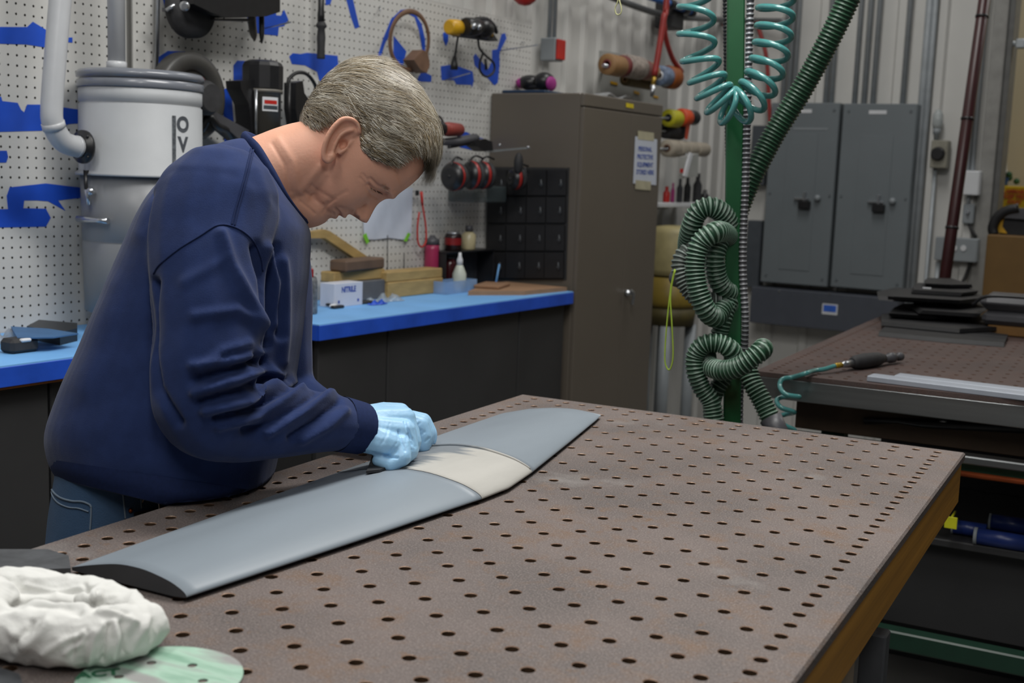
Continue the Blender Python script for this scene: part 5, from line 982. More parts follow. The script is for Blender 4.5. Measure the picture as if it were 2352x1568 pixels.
# ================================================================ the man
from mathutils.bvhtree import BVHTree
man = thing('person', np.array([*dp(285, 1165, 1.88)[:2], 0]), 'man in navy sweatshirt and pale blue gloves bending over the blade to sand it', 'person')
WM = WLOC['person']
def dc(x): return 1.87+.0001*(x-125)
VIEW = lambda p: (CAM-p)/np.linalg.norm(CAM-p)
def finish(name, mb, mat, parent, voxel, smooth_it=6, label=None, factor=.5):
    o = mb.build(name, mat, parent, label)
    evalmesh(o, ('REMESH', dict(mode='VOXEL', voxel_size=voxel, adaptivity=0.)), ('SMOOTH', dict(factor=factor, iterations=smooth_it)))
    o.data.materials.clear(); o.data.materials.append(mat)
    o.data.polygons.foreach_set('use_smooth', [True]*len(o.data.polygons)); return o
def get_v(o): a = np.empty(len(o.data.vertices)*3); o.data.vertices.foreach_get('co', a); return a.reshape(-1, 3)+WM
def get_n(o): a = np.empty(len(o.data.vertices)*3); o.data.vertices.foreach_get('normal', a); return a.reshape(-1, 3)
def set_v(o, V): o.data.vertices.foreach_set('co', (V-WM).ravel()); o.data.update()
def pix(V): d = (V-CAM)@FW; return np.column_stack([1176+F*((V-CAM)@R2)/d, 784-F*((V-CAM)@U2)/d])
def pdist(Q, poly):
    D = np.full(len(Q), 1e9)
    P = np.array(poly, float)
    for a, c in zip(P, P[1:]):
        ab = c-a; t_ = np.clip(((Q-a)@ab)/(ab@ab), 0, 1); D = np.minimum(D, np.linalg.norm(Q-(a+t_[:, None]*ab), axis=1))
    return D
def chain(b, pts, n=14):              # pts: (px, py, depth, radius) joints of a limb
    P = np.array([dp(x, y, d) for x, y, d, r in pts]); R = [r for *_, r in pts]
    k = max(10, 6*len(pts)); S = smooth_curve(np.column_stack([P, R]), k); b.tube(S[:, :3], S[:, 3], n)
    b.ball(P[0], R[0], n); b.ball(P[-1], R[-1], n)
def caps_chain(b, pts, n=12):         # straight tapered capsules
    P = [(dp(x, y, d), r) for x, y, d, r in pts]
    for (p, r), (q, s) in zip(P, P[1:]): b.tube([p, q], [r, s], n); b.ball(q, s, n)
    b.ball(P[0][0], P[0][1], n)
# ---- sweatshirt
m_navy_s = pm('navy_fleece', '#26355f', .9, var=.1, scale=40, bump=.12, bscale=600, spec=.15, sheen=.12)
m_seam = pm('navy_seam', '#1f2c52', .85, var=.1, scale=200, spec=.2)
SL = [((138, 1102), (606, 1215), .196), ((120, 1064), (620, 1145), .203), ((114, 1000), (634, 1075), .208), ((140, 915), (655, 975), .205), ((185, 810), (678, 880), .202), ((232, 700), (694, 780), .2), ((278, 590), (704, 690), .2), ((325, 490), (712, 600), .198), ((385, 412), (714, 545), .185), ((455, 358), (708, 520), .155), ((520, 328), (702, 508), .115), ((562, 318), (696, 502), .082)]
rings = []
slc = smooth_curve([(a[0], a[1], c[0], c[1], w_) for a, c, w_ in SL], 44)
for bx_, by_, fx_, fy_, w_ in slc:
    A_b, A_f = dp(bx_, by_, dc(bx_)), dp(fx_, fy_, dc(fx_)); c = (A_b+A_f)/2; h = (A_f-A_b)/2; lat = VIEW(c); lat = lat-h*(lat@h)/(h@h); lat /= np.linalg.norm(lat)
    r_ = []
    for k in range(48):
        t_ = 2*math.pi*k/48; cs_, sn_ = math.cos(t_), math.sin(t_); e_ = .86
        r_.append(c+h*math.copysign(abs(cs_)**e_, cs_)+lat*w_*math.copysign(abs(sn_)**e_, sn_))
    rings.append(r_)
b = MB(); b.loft(rings)
for (x, y, d) in ((498, 470, 1.755), (560, 450, 2.06)): b.ball(dp(x, y, d), (.088, .088, .085))
chain(b, [(505, 470, 1.75, .088), (482, 560, 1.725, .086), (478, 660, 1.70, .081), (480, 760, 1.685, .077), (468, 860, 1.675, .074), (476, 935, 1.68, .070), (540, 966, 1.715, .0605), (620, 968, 1.745, .0545), (700, 968, 1.785, .049), (765, 971, 1.82, .0435), (800, 978, 1.845, .0395)])
chain(b, [(575, 450, 2.07, .085), (620, 640, 2.12, .075), (638, 800, 2.14, .062), (662, 895, 2.15, .052), (728, 948, 2.12, .045), (800, 978, 2.09, .039), (862, 985, 2.065, .032)])
sw = finish('sweatshirt', b, m_navy_s, man, .0045, 6)
V = get_v(sw); Nn = get_n(sw); Q = pix(V); front = np.clip(np.einsum('ij,ij->i', Nn, (CAM-V)/np.linalg.norm(CAM-V, axis=1)[:, None])*2.2+.25, 0, 1)
dep = (V-CAM)@FW; front *= np.clip((1.98-dep)/.06, 0, 1)
K = lambda L_: [(80+x/1.634, 280+y/1.634) for x, y in L_]
folds = [([(590, 915), (720, 900), (835, 868)], 8, 13), ([(600, 1015), (760, 962), (860, 918), (925, 958)], 11, 14), ([(640, 1082), (780, 1050), (880, 1000), (965, 975), (1010, 985)], 11, 14), ([(690, 1140), (830, 1108), (940, 1042), (1000, 995)], 9, 13), ([(870, 1165), (980, 1100), (1080, 1036), (1135, 1005)], 10, 14), ([(1000, 1190), (1100, 1140), (1165, 1085)], 7, 12),
 ([(700, 420), (740, 540), (790, 640), (850, 740), (868, 800)], 9, 16), ([(600, 730), (760, 705), (855, 760)], 5, 16), ([(930, 520), (938, 700), (930, 900)], 7, 14), ([(875, 470), (905, 600), (895, 760)], 7, 13), ([(560, 600), (640, 560), (700, 520)], 3, 18), ([(300, 620), (250, 800), (190, 1000)], 4, 40), ([(470, 200), (430, 300), (400, 420)], 5, 30), ([(620, 930), (700, 860), (800, 830)], 5, 12)]
valleys = [([(600, 965), (740, 930), (850, 895)], -9, 12), ([(620, 1050), (770, 1008), (880, 962), (940, 965)], -10, 11), ([(680, 1112), (810, 1080), (910, 1022), (985, 990)], -9, 10), ([(790, 1160), (900, 1130), (1010, 1060), (1070, 1010)], -9, 11), ([(960, 1185), (1060, 1120), (1140, 1050)], -8, 10), ([(830, 470), (862, 580), (872, 700), (868, 830)], -12, 13), ([(905, 470), (922, 600), (915, 800)], -7, 11), ([(820, 870), (830, 900), (870, 920)], -9, 10), ([(445, 600), (440, 700), (440, 850), (460, 1000), (540, 1130)], -9, 12)]
disp = np.zeros(len(V))
for pl_, amp, w_ in folds+valleys: disp += amp*.00125*np.exp(-(pdist(Q, K(pl_))/(w_*.8))**2)
disp += .0016*np.sin(Q[:, 0]*.021+Q[:, 1]*.034)*np.sin(Q[:, 1]*.017-Q[:, 0]*.011+1.3)
V = V+Nn*(disp*front)[:, None]
tz_ = V[:, 2]-TABLE_Z; inside = (V[:, 0] > TX0-.004) & (tz_ < .004) & (V[:, 1] < TY1); V[inside, 0] = TX0-.004        # cloth stays clear of the table edge
set_v(sw, V)
def bvh_of(o): me = o.data; return BVHTree.FromPolygons([tuple(np.array(v.co)+WM) for v in me.vertices], [tuple(p.vertices) for p in me.polygons])
bv = bvh_of(sw)
def drape(bv_, pl_, lift=.0008, n=50, sm=True):
    out = []
    for x, y in (smooth_curve(pl_, n) if sm else pl_):
        D = ray(x, y); D = D/np.linalg.norm(D); hit = bv_.ray_cast(Vector(CAM), Vector(D))
        if hit[0] is not None: out.append(np.array(hit[0])+np.array(hit[1])*lift)
    return out
for pl_ in ([(447, 570), (470, 535), (540, 478), (620, 428), (690, 388), (760, 400), (820, 448), (848, 510), (855, 560)], [(822, 92), (812, 140), (800, 190), (782, 260), (765, 320), (748, 392)], [(812, 95), (800, 150), (788, 200), (770, 270), (752, 330), (738, 388)]):
    P = drape(bv, K(pl_))
    if len(P) > 6: MB().tube(P, .0013, 6).build('seam', m_seam, sw)
# cuff and hem ribbing
def rib(name, pts, n=16):
    b = MB(); P = np.array([dp(x, y, d) for x, y, d, r in pts]); S = smooth_curve(np.column_stack([P, [r for *_, r in pts]]), 14); b.tube(S[:, :3], S[:, 3], 28, False); return b.build(name, m_seam, man)
m_seam2 = m_seam
rib('cuff', [(778, 973, 1.830, .0425), (803, 978, 1.846, .0415), (826, 983, 1.862, .0405)])
rib('cuff', [(845, 984, 2.07, .036), (865, 985, 2.06, .035), (882, 985, 2.055, .033)])
col_pts = [dp(562, 317, 1.925), dp(590, 345, 1.875), dp(622, 398, 1.850), dp(655, 458, 1.862), dp(694, 506, 1.925), dp(700, 480, 1.985), dp(660, 400, 2.01), dp(600, 335, 1.99)]
MB().tube(smooth_curve(col_pts, 64, True), .011, 10, closed=True, flat=.6).build('collar', m_seam, man)
b = MB(); rr_ = []
for bx_, by_, fx_, fy_, w_ in smooth_curve([(123, 1056, 622, 1132, .204), (127, 1078, 615, 1172, .203), (138, 1100, 606, 1214, .197)], 6):
    A_b, A_f = dp(bx_, by_, dc(bx_)), dp(fx_, fy_, dc(fx_)); c = (A_b+A_f)/2; h = (A_f-A_b)/2; lat = VIEW(c); lat = lat-h*(lat@h)/(h@h); lat /= np.linalg.norm(lat)
    rr_.append([c+h*1.004*math.copysign(abs(math.cos(t_))**.86, math.cos(t_))+lat*(w_+.002)*math.copysign(abs(math.sin(t_))**.86, math.sin(t_)) for t_ in np.linspace(0, 2*math.pi, 64, endpoint=False)])
b.loft(rr_, caps=False)
hb = np.array(b.v); ins = (hb[:, 0] > TX0-.003) & (hb[:, 2] < TABLE_Z+.004); hb[ins, 0] = TX0-.003; b.v = [tuple(q) for q in hb]
b.build('hem_band', m_seam, man)
# ---- head, neck
D0 = 1.95; S1 = D0/F; EU = np.array([.891, -.454]); EF = np.array([.454, .891]); O0 = np.array([850., 330.])
LAT = VIEW(dp(850, 330, D0))
def hp(h, f, w_): q = O0+h*EU+f*EF; return dp(q[0], q[1], D0)+LAT*(w_*S1)
def to_hf(Q): d = Q-O0; return d@EU, d@EF
# profiles over h (chin -190 .. crown 148) in pixels of the photograph's scale
FB = smooth_curve([(-192, 96), (-186, 108), (-172, 113), (-150, 112), (-128, 119), (-106, 121), (-80, 118), (-50, 119), (-30, 126), (-10, 134), (16, 131), (45, 126), (75, 116), (105, 96), (128, 66), (143, 26), (148, -6)], 120)
BB = smooth_curve([(-192, 60), (-186, 30), (-172, -5), (-150, -50), (-128, -88), (-106, -112), (-80, -134), (-50, -152), (-20, -166), (16, -175), (45, -174), (75, -163), (105, -137), (128, -100), (143, -55), (148, -20)], 120)
WW = smooth_curve([(-192, 16), (-186, 33), (-172, 48), (-150, 66), (-128, 79), (-106, 87), (-80, 93), (-50, 98), (-20, 102), (16, 107), (45, 108), (75, 101), (105, 82), (128, 56), (143, 26), (148, 8)], 120)
gi = lambda tab, h: np.interp(h, tab[:, 0], tab[:, 1])
NO = smooth_curve([(-116, 0), (-108, 12), (-100, 27), (-92, 39), (-86, 40), (-72, 31), (-56, 19), (-40, 9), (-26, 2), (-15, 0)], 60)
g_ = lambda x, s: math.exp(-(x/s)**2)
rings = []
for h in np.concatenate([np.linspace(-191.5, -20, 105), np.linspace(-18, 147.5, 60)]):
    fb, bb_, ww = gi(FB, h), gi(BB, h), gi(WW, h); fc = bb_+(fb-bb_)*float(np.interp(h, [-90, 0], [.42, .52])); r_ = []
    for k in range(128):
        t_ = 2*math.pi*k/128; c, s = math.cos(t_), math.sin(t_)
        ex = .80 if (c > 0 and h < 20) else .95
        f = fc+((fb-fc) if c > 0 else (fc-bb_))*math.copysign(abs(c)**ex, c); w_ = ww*math.copysign(abs(s)**.92, s)
        if c > 0:
            aw = abs(w_); no = float(np.interp(h, NO[:, 0], NO[:, 1], 0, 0)); sg = 15+ (9*g_(h+100, 12))
            f += no*g_(aw, sg)
            f += 7*g_(h+100, 9)*g_(aw-17, 8)                       # nostril wings
            f -= 13*g_(h+38, 15)*g_(aw-42, 19)                     # eye sockets
            f += 6*g_(h+40, 7)*g_(aw-42, 13)                       # lids
            f -= 5*g_(h+41, 2.2)*g_(aw-44, 12)
            f += 6*g_(h+8, 9)*g_(aw-34, 26)                        # brow
            f += 8*g_(h+128, 6)*g_(aw, 26)+6*g_(h+148, 7)*g_(aw, 24)-7*g_(h+138, 3)*g_(aw, 33)   # lips
            f -= 3*g_(h+160, 6)*g_(aw, 24)
            f += 6*g_(h+80, 26)*g_(aw-64, 22)                      # cheek
            f -= 6*g_((h+104)-(aw-26)*-.9, 7)*g_(aw-38, 17)        # fold from nose to mouth
            f -= 3*g_((h+150)+(aw-36)*.7, 5)*g_(aw-42, 12)
        r_.append(hp(h, f, w_))
    rings.append(r_)
b = MB(); b.loft(rings)
P = [dp(590, 430, 1.935), dp(635, 400, 1.935), dp(690, 375, 1.94), dp(745, 360, 1.945), dp(790, 345, 1.95)]
b.tube(smooth_curve(P, 40), np.interp(np.linspace(0, 1, 40), [0, .3, .6, 1], [.074, .067, .063, .058]), 64)
b.ball(dp(600, 445, 1.935), (.07, .07, .07), 48); b.tube(smooth_curve([dp(640, 450, 1.935), dp(705, 468, 1.945), dp(745, 468, 1.945)], 12), np.linspace(.05, .03, 12), 40)
# near ear
def ear(sgn):
    e = lambda x, y, out: hp(*to_hf(np.array([x, y], float)), sgn*(102+out*1.1))
    rim = [e(827, 308, 6), e(825, 291, 10), e(816, 280, 15), e(802, 275, 20), e(787, 278, 23), e(773, 291, 25), e(762, 306, 25), e(753, 325, 24), e(748, 346, 20), e(749, 360, 16), e(756, 367, 12), e(764, 363, 9), e(770, 352, 7)]
    b.tube(smooth_curve(rim, 40), np.interp(np.linspace(0, 1, 40), [0, .3, .7, .85, 1], [.003, .0046, .0046, .006, .0055]), 8)
    inn = [e(822, 300, 5), e(812, 288, 6), e(798, 284, 8), e(782, 296, 12), e(772, 312, 12), e(764, 332, 11), e(760, 352, 10)]
    q = [np.array(p_) for p_ in rim]; c = e(792, 324, 0)
    n0 = len(q); Vv = q+[p_-LAT*sgn*.006 for p_ in q]+[c, c-LAT*sgn*.006]
    Fc = [(i, i+1, 2*n0) for i in range(n0-1)]+[(n0+i+1, n0+i, 2*n0+1) for i in range(n0-1)]+[(i+1, i, n0+i, n0+i+1) for i in range(n0-1)]+[(0, 2*n0, 2*n0+1, n0), (2*n0, n0-1, 2*n0-1, 2*n0+1)]
    b.add(Vv, Fc, 0, True)
    b.tube(smooth_curve([e(814, 300, 9), e(797, 303, 13), e(783, 314, 15), e(773, 332, 14), e(766, 350, 11)], 20), .0032, 8)      # antihelix
    b.tube(smooth_curve([e(812, 322, -3), e(802, 331, 0), e(792, 344, 0), e(780, 352, 2)], 10), .0034, 8); b.tube([e(770, 356, 9), e(760, 360, 12)], .0062, 10)
ear(1); ear(-1)
m_skin = pm('skin', '#dfa78d', .5, var=.06, scale=14, bump=.06, bscale=220, spec=.4, sss=.12)
body = finish('body', b, m_skin, man, .0021, 5, None, .45)
V = get_v(body); Nn = get_n(body); Q = pix(V); near = ((V-hp(0, 0, 0))@LAT > .02)
wr = [([(715, 425), (735, 440), (760, 455)], -1.0, 4), ([(700, 440), (722, 458), (742, 470)], -1.0, 4), ([(690, 462), (710, 478), (722, 490)], -1.5, 3), ([(742, 474), (765, 456), (795, 440)], -.9, 5), ([(740, 490), (752, 470), (770, 458)], -1.4, 3), ([(845, 425), (862, 440), (885, 446)], -3.2, 3.4), ([(850, 410), (868, 427), (892, 435)], -2.0, 3.4), ([(838, 428), (850, 444), (868, 455)], -1.4, 4), ([(833, 400), (843, 412), (848, 425)], -1.0, 3), ([(828, 408), (838, 420)], -1.0, 3), ([(832, 476), (843, 488), (842, 500)], 1.6, 6), ([(840, 470), (822, 480), (812, 492)], -1.8, 3), ([(770, 480), (778, 488), (782, 503)], -3.4, 3.2), ([(765, 488), (768, 498)], -1.2, 3), ([(905, 440), (930, 425), (955, 405)], -.9, 3), ([(735, 385), (715, 410), (690, 440)], 2.2, 9), ([(748, 400), (728, 428), (705, 452)], 1.8, 7), ([(625, 330), (655, 380), (668, 440)], -1.5, 5), ([(640, 320), (672, 370), (684, 430)], 1.5, 8), ([(812, 497), (822, 500)], -3, 4), ([(788, 328), (792, 334)], -3.5, 7)]
disp = np.zeros(len(V))
for pl_, amp, w_ in wr: disp += amp*.001*np.exp(-(pdist(Q, pl_)/w_)**2)
disp[~near] = 0; set_v(body, V+Nn*disp[:, None])
bvb = bvh_of(body)
# eye, closed look downwards
q = to_hf(np.array([864., 437.])); c = hp(q[0], q[1]-21, 38); MB().ball(c, .0122, 16).build('eye', pm('eye_dark', '#4a3a34', .3), man)
# ---- hair: cap and strands
HL = [(672, 268), (690, 284), (700, 298), (722, 302), (744, 294), (768, 284), (800, 276), (829, 290), (826, 318), (828, 338), (838, 350), (853, 367), (876, 374), (902, 380), (925, 362), (948, 352), (968, 366), (990, 430)]
poly_hair = np.array(HL+[(1060, 440), (1060, 60), (620, 60), (640, 268)], float)
def inpoly(Q, P):
    n = len(P); r_ = np.zeros(len(Q), bool); j = n-1
    for i in range(n):
        xi, yi = P[i]; xj, yj = P[j]; cnd = ((yi > Q[:, 1]) != (yj > Q[:, 1])) & (Q[:, 0] < (xj-xi)*(Q[:, 1]-yi)/(yj-yi+1e-12)+xi); r_ ^= cnd; j = i
    return r_
capr = []; capQ = []
for h in np.linspace(-150, 147.9, 110):
    fb, bb_, ww = gi(FB, h), gi(BB, h), gi(WW, h); fc = bb_+(fb-bb_)*float(np.interp(h, [-90, 0], [.42, .52])); r_ = []
    for k in range(128):
        t_ = 2*math.pi*k/128; c, s = math.cos(t_), math.sin(t_); ex = .80 if (c > 0 and h < 20) else .95
        r_.append((h, fc+((fb-fc) if c > 0 else (fc-bb_))*math.copysign(abs(c)**ex, c), ww*math.copysign(abs(s)**.92, s)))
    capr.append(r_)
CR = np.array(capr); sh_ = CR.shape; Qc = O0+CR[..., 0:1]*EU+CR[..., 1:2]*EF; msk = inpoly(Qc.reshape(-1, 2), poly_hair).reshape(sh_[:2])
dist = pdist(Qc.reshape(-1, 2), HL).reshape(sh_[:2]); thick = np.where(msk, np.clip(dist/34, 0, 1)**.6*14.5, -8)
thick += np.where(msk, 5*np.clip(dist/40, 0, 1)*np.clip((CR[..., 0]-70)/60, 0, 1)*np.clip((CR[..., 1]+20)/60, 0, 1), 0)
Wd = np.array([[hp(*CR[i, j]) for j in range(128)] for i in range(sh_[0])])
du = np.roll(Wd, -1, 1)-np.roll(Wd, 1, 1); dv_ = np.gradient(Wd, axis=0); nr = np.cross(du, dv_); nr /= np.linalg.norm(nr, axis=2)[..., None]+1e-12
ctr = hp(0, -20, 0); flip = np.sign(np.einsum('ijk,ijk->ij', nr, Wd-ctr)); nr *= flip[..., None]
wav = 1+.05*np.sin(CR[..., 1]*.16+CR[..., 0]*.05)*np.sin(CR[..., 0]*.09-CR[..., 2]*.06)
Cap = Wd+nr*(thick*wav*S1)[..., None]
b = MB(); idx = np.arange(sh_[0]*128).reshape(sh_[0], 128); b.v = [tuple(q) for q in Cap.reshape(-1, 3)]
for i in range(sh_[0]-1):
    for j in range(128):
        j2 = (j+1) % 128
        if msk[i, j] or msk[i+1, j] or msk[i, j2] or msk[i+1, j2]: b.f.append((idx[i, j], idx[i, j2], idx[i+1, j2], idx[i+1, j])); b.m.append(0); b.s.append(True)
topc = len(b.v); b.v.append(tuple(Cap[-1].mean(0))); 
for j in range(128): b.f.append((idx[-1, j], idx[-1, (j+1) % 128], topc)); b.m.append(0); b.s.append(True)
hair_cols = [pm('hair_%d' % i, c, .42, var=.15, scale=60, spec=.5) for i, c in enumerate(('#9a8f7c', '#6b5f4d', '#c0b8a6', '#dcd7ca', '#857250'))]
hair = b.build('hair', [pm('hair_base', '#6f6352', .6, var=.35, scale=90)], man, 'short brushed forward grey brown hair')
ii, jj = np.nonzero(msk); pr = dist[ii, jj]+4; keep = CR[ii, jj, 2] > -75; ii, jj = ii[keep], jj[keep]
area_w = np.linalg.norm(np.cross(du, dv_), axis=2)[ii, jj]; area_w /= area_w.sum(); sel = rng.choice(len(ii), 19000, p=area_w)
Vs, Fs, Ms = [], [], []
def strand(p, n_, T, ln, lift, wd, m_, droop=0.):
    base_ = len(Vs); sd = np.cross(T, n_); sd /= np.linalg.norm(sd)+1e-9; bend = rng.normal(0, .12)
    for s in np.linspace(0, 1, 5):
        q = p+T*ln*s+n_*(lift*math.sin(.25+s*2.5)-.0008-ln*ln*s*s*2.6*(1-droop))+sd*bend*ln*s*s*.6-Z*droop*ln*s*s*.5
        ww = wd*(1-.75*s); Vs.append(q-sd*ww); Vs.append(q+sd*ww)
    for k in range(4): Fs.append((base_+2*k, base_+2*k+1, base_+2*k+3, base_+2*k+2)); Ms.append(m_)
for a in sel:
    i, j = ii[a], jj[a]; jt = rng.uniform(-.5, .5); j2 = (j+1) % 128; u_ = rng.random(); i2 = min(i+1, sh_[0]-1); v_ = rng.random()
    p = (Cap[i, j]*(1-u_)+Cap[i, j2]*u_)*(1-v_)+(Cap[i2, j]*(1-u_)+Cap[i2, j2]*u_)*v_; n_ = nr[i, j]; x, y = Qc[i, j]
    dx, dy = 1., .42+.25*np.clip((y-200)/150, -1, 1)
    if x > 930: k_ = min(1, (x-930)/70); dx, dy = dx*(1-.75*k_), dy+1.0*k_
    if x < 770: k_ = min(1, (770-x)/90); dx, dy = dx*(1-.35*k_), dy+.35*k_
    an = rng.normal(0, .13)+.22*math.sin(x*.06+y*.045); dx, dy = dx*math.cos(an)-dy*math.sin(an), dx*math.sin(an)+dy*math.cos(an)
    T = R2*dx-U2*dy; T = T-n_*(T@n_); T /= np.linalg.norm(T)+1e-9
    dd = dist[i, j]; ln = (.011+.024*min(1, dd/40)+(.02 if y < 260 and x > 800 else 0))*rng.uniform(.7, 1.2)
    cl = math.sin(x*.11+y*.19)+math.sin(x*.05-y*.13+2); pm_ = rng.random()+.12*cl
    m_ = 1 if pm_ < .22 else 0 if pm_ < .52 else 4 if pm_ < .66 else 2 if pm_ < .9 else 3
    strand(p, n_, T, ln, rng.uniform(.0016, .0046), rng.uniform(.00032, .00062), m_)
for k in range(900):            # fringe falling over the forehead
    s = rng.random(); w0 = rng.uniform(-45, 70); q = np.array([985+22*rng.random()-abs(w0)*.12, 352+50*s]); hh, ff = to_hf(q); p = hp(hh, ff, w0)
    T = R2*rng.normal(-.12-.25*s, .10)-U2*1.+LAT*rng.normal(0, .12); T /= np.linalg.norm(T); tip_y = 436-abs(w0-10)*.35; ln = max(.012, (tip_y-q[1])*S1*rng.uniform(.75, 1.05)); strand(p, R2, T, ln, .001, rng.uniform(.0003, .0005), int(rng.choice([0, 0, 1, 2, 4])), 0.0)
for k in range(40):      # lashes of the lowered lid
    s = rng.random(); q = np.array([850+30*s, 431+13*s]); D = ray(*q); hit = bvb.ray_cast(Vector(CAM), Vector(D/np.linalg.norm(D)))
    if hit[0] is not None: nn2 = np.array(hit[1]); T = R2*.5-U2*.85+nn2*.3; strand(np.array(hit[0])+nn2*.001, nn2, T/np.linalg.norm(T), .004, .0004, .00035, 1)
for k in range(80):            # eyebrow
    s = rng.random(); hh = -6+rng.normal(0, 3.5)-8*s*s; w0 = 30+44*s; ff = 138-(w0/70)**2*36+rng.normal(0, 1.5); strand(hp(hh, ff, w0), hp(0, 1, 0)-hp(0, 0, 0), (hp(-.5, -.5, 1)-hp(0, 0, 0))/np.linalg.norm(hp(-.5, -.5, 1)-hp(0, 0, 0)), rng.uniform(.005, .009), .001, .0003, int(rng.choice([0, 2, 4])))
b = MB(); b.v = [tuple(q) for q in Vs]; b.f = Fs; b.m = Ms; b.s = [True]*len(Fs); b.build('hair_strands', hair_cols, hair, kind='stuff')
# ---- jeans, belt, shoes
m_jean = pm('blue_denim', '#2f4a68', .8, var=.3, scale=9, bump=.15, bscale=500, col2='#3d5a7c')
P0 = dp(288, 1165, 1.885); Fd = np.array([R2[0], R2[1], 0]); Fd /= np.linalg.norm(Fd); Rt = np.cross(Fd, Z)
b = MB(); rings = []
for dz, a_, w_, sh in ((.10, .098, .150, .01), (.05, .101, .156, .004), (0, .105, .162, 0), (-.06, .107, .168, -.004), (-.12, .106, .168, -.004), (-.17, .098, .16, 0)):
    c = P0+Z*dz+Fd*sh; rings.append([c+Fd*a_*math.cos(t_)+Rt*w_*math.sin(t_) for t_ in np.linspace(0, 2*math.pi, 40, endpoint=False)])
b.loft(rings)
for s in (-1, 1):
    hpz = P0+Rt*s*.09-Z*.13; kn = np.array([*(P0+Rt*s*.105+Fd*.02)[:2], .50]); an = np.array([*(P0+Rt*s*.12-Fd*.04)[:2], .085]); S = smooth_curve([hpz, (hpz+kn)/2, kn, (kn+an)/2, an], 24); b.tube(S, np.interp(np.linspace(0, 1, 24), [0, .25, .5, .75, 1], [.097, .09, .072, .066, .062]), 20); b.ball(hpz, .097)
jn = finish('jeans', b, m_jean, man, .008, 5)
V = get_v(jn); ins = (V[:, 0] > TX0-.006) & (V[:, 2] > TABLE_Z-.2); V[ins, 0] = TX0-.006; set_v(jn, V)
bj = bvh_of(jn); m_st = pm('denim_stitch', '#6f7f90', .8)
J = lambda L_: [(90+x/3.8557, 1040+y/3.8557) for x, y in L_]
for pl_, r_ in (([(103, 205), (105, 280), (125, 340), (190, 395), (290, 425), (380, 430), (445, 455), (462, 480)], .0016), ([(105, 270), (118, 370), (170, 440), (260, 480), (350, 490), (440, 520)], .0012), ([(462, 470), (460, 560), (452, 680)], .0014), ([(738, 330), (748, 430), (762, 580)], .0014), ([(898, 330), (900, 420), (905, 490)], .0012)):
    Pd = drape(bj, J(pl_), .0006)
    if len(Pd) > 5: MB().tube(Pd, r_, 6).build('stitching', m_st, jn)
Pd = drape(bj, J([(808, 508)]), .001, 1, False)
if Pd: MB().ball(Pd[0], .0035, 10).build('rivet', pm('copper_rivet', '#a8542a', .35, .8), jn)
c = drape(bj, J([(955, 470)]), .008, 1, False); c = c[0] if c else P0+Rt*.17+Fd*.06
MB().tube([c+Fd*.013*math.cos(t_)+Z*.017*math.sin(t_) for t_ in np.linspace(0, 2*math.pi, 24, endpoint=False)], .0014, 8, closed=True).build('key_ring', m_steel, man)
b = MB(); rr_ = [[P0+Z*dz+Fd*(.004+.1055*math.cos(t_))+Rt*.1615*math.sin(t_) for t_ in np.linspace(-.7, 1.05, 40)] for dz in (.002, .034)]
b.loft(rr_, caps=False, closed=False); b.build('belt', m_blk, man)
for s in (-1, 1):
    an = np.array([*(P0+Rt*s*.12-Fd*.03)[:2], 0]); rings = []
    for u_, w_, h_ in ((-.09, .028, .05), (-.075, .036, .075), (-.02, .04, .10), (.04, .042, .085), (.11, .048, .055), (.165, .044, .04), (.19, .026, .025)):
        rings.append([an+Fd*u_+Rt*w_*math.cos(t_)+Z*(max(0, h_*math.sin(t_)) if math.sin(t_) > 0 else 0.001) for t_ in np.linspace(0, 2*math.pi, 20, endpoint=False)])
    MB().loft(rings).build('shoe', m_dk, man)
# ---- gloves
m_glove = pm('nitrile_blue', '#a2d0f2', .42, var=.06, scale=30, bump=.08, bscale=90, spec=.5, sss=.06)
b = MB()
caps_chain(b, [(800, 980, 1.845, .0300), (835, 984, 1.866, .0300)])
for kx, ky, kd, kr in ((921, 1022, 1.862, .0165), (930, 990, 1.880, .0185), (928, 962, 1.902, .0195), (918, 950, 1.922, .018)):
    caps_chain(b, [(838, 984+(ky-984)*.42, 1.866+(kd-1.885)*.35, .0275), (880, 984+(ky-984)*.85, 1.872+(kd-1.885)*.75, .0225), (kx, ky, kd, kr)])
def finger(pts): caps_chain(b, pts)
finger([(921, 1020, 1.862, .0155), (925, 1050, 1.850, .0136), (899, 1066, 1.846, .0118), (868, 1058, 1.852, .0095)])
finger([(932, 992, 1.880, .0170), (942, 1034, 1.874, .0140), (926, 1052, 1.872, .0125), (898, 1056, 1.875, .0110)])
finger([(930, 964, 1.902, .0175), (948, 1012, 1.898, .0142), (942, 1040, 1.897, .0125), (915, 1050, 1.900, .0110)])
finger([(920, 952, 1.922, .0165), (945, 992, 1.920, .0140), (948, 1026, 1.920, .0122), (932, 1040, 1.92, .0105)])
finger([(860, 1000, 1.905, .020), (890, 1032, 1.925, .0150), (915, 1043, 1.94, .013), (935, 1043, 1.945, .0105)])
gl = finish('right_glove', b, m_glove, man, .0019, 4, None, .45)
V = get_v(gl); Nn = get_n(gl); Q = pix(V); disp = np.zeros(len(V))
G_ = lambda L_: [(700+x/5.6, 840+y/5.6) for x, y in L_]
for pl_ in ([(880, 700), (850, 850), (780, 960)], [(1090, 740), (1050, 900), (960, 1040)], [(1210, 830), (1190, 980), (1090, 1110)], [(1290, 700), (1320, 860), (1300, 1000)], [(1370, 780), (1400, 900), (1385, 1030)]): disp += -.00055*np.exp(-(pdist(Q, G_(pl_))/1.8)**2)+.0002*np.exp(-((pdist(Q, G_(pl_))-5)/3)**2)
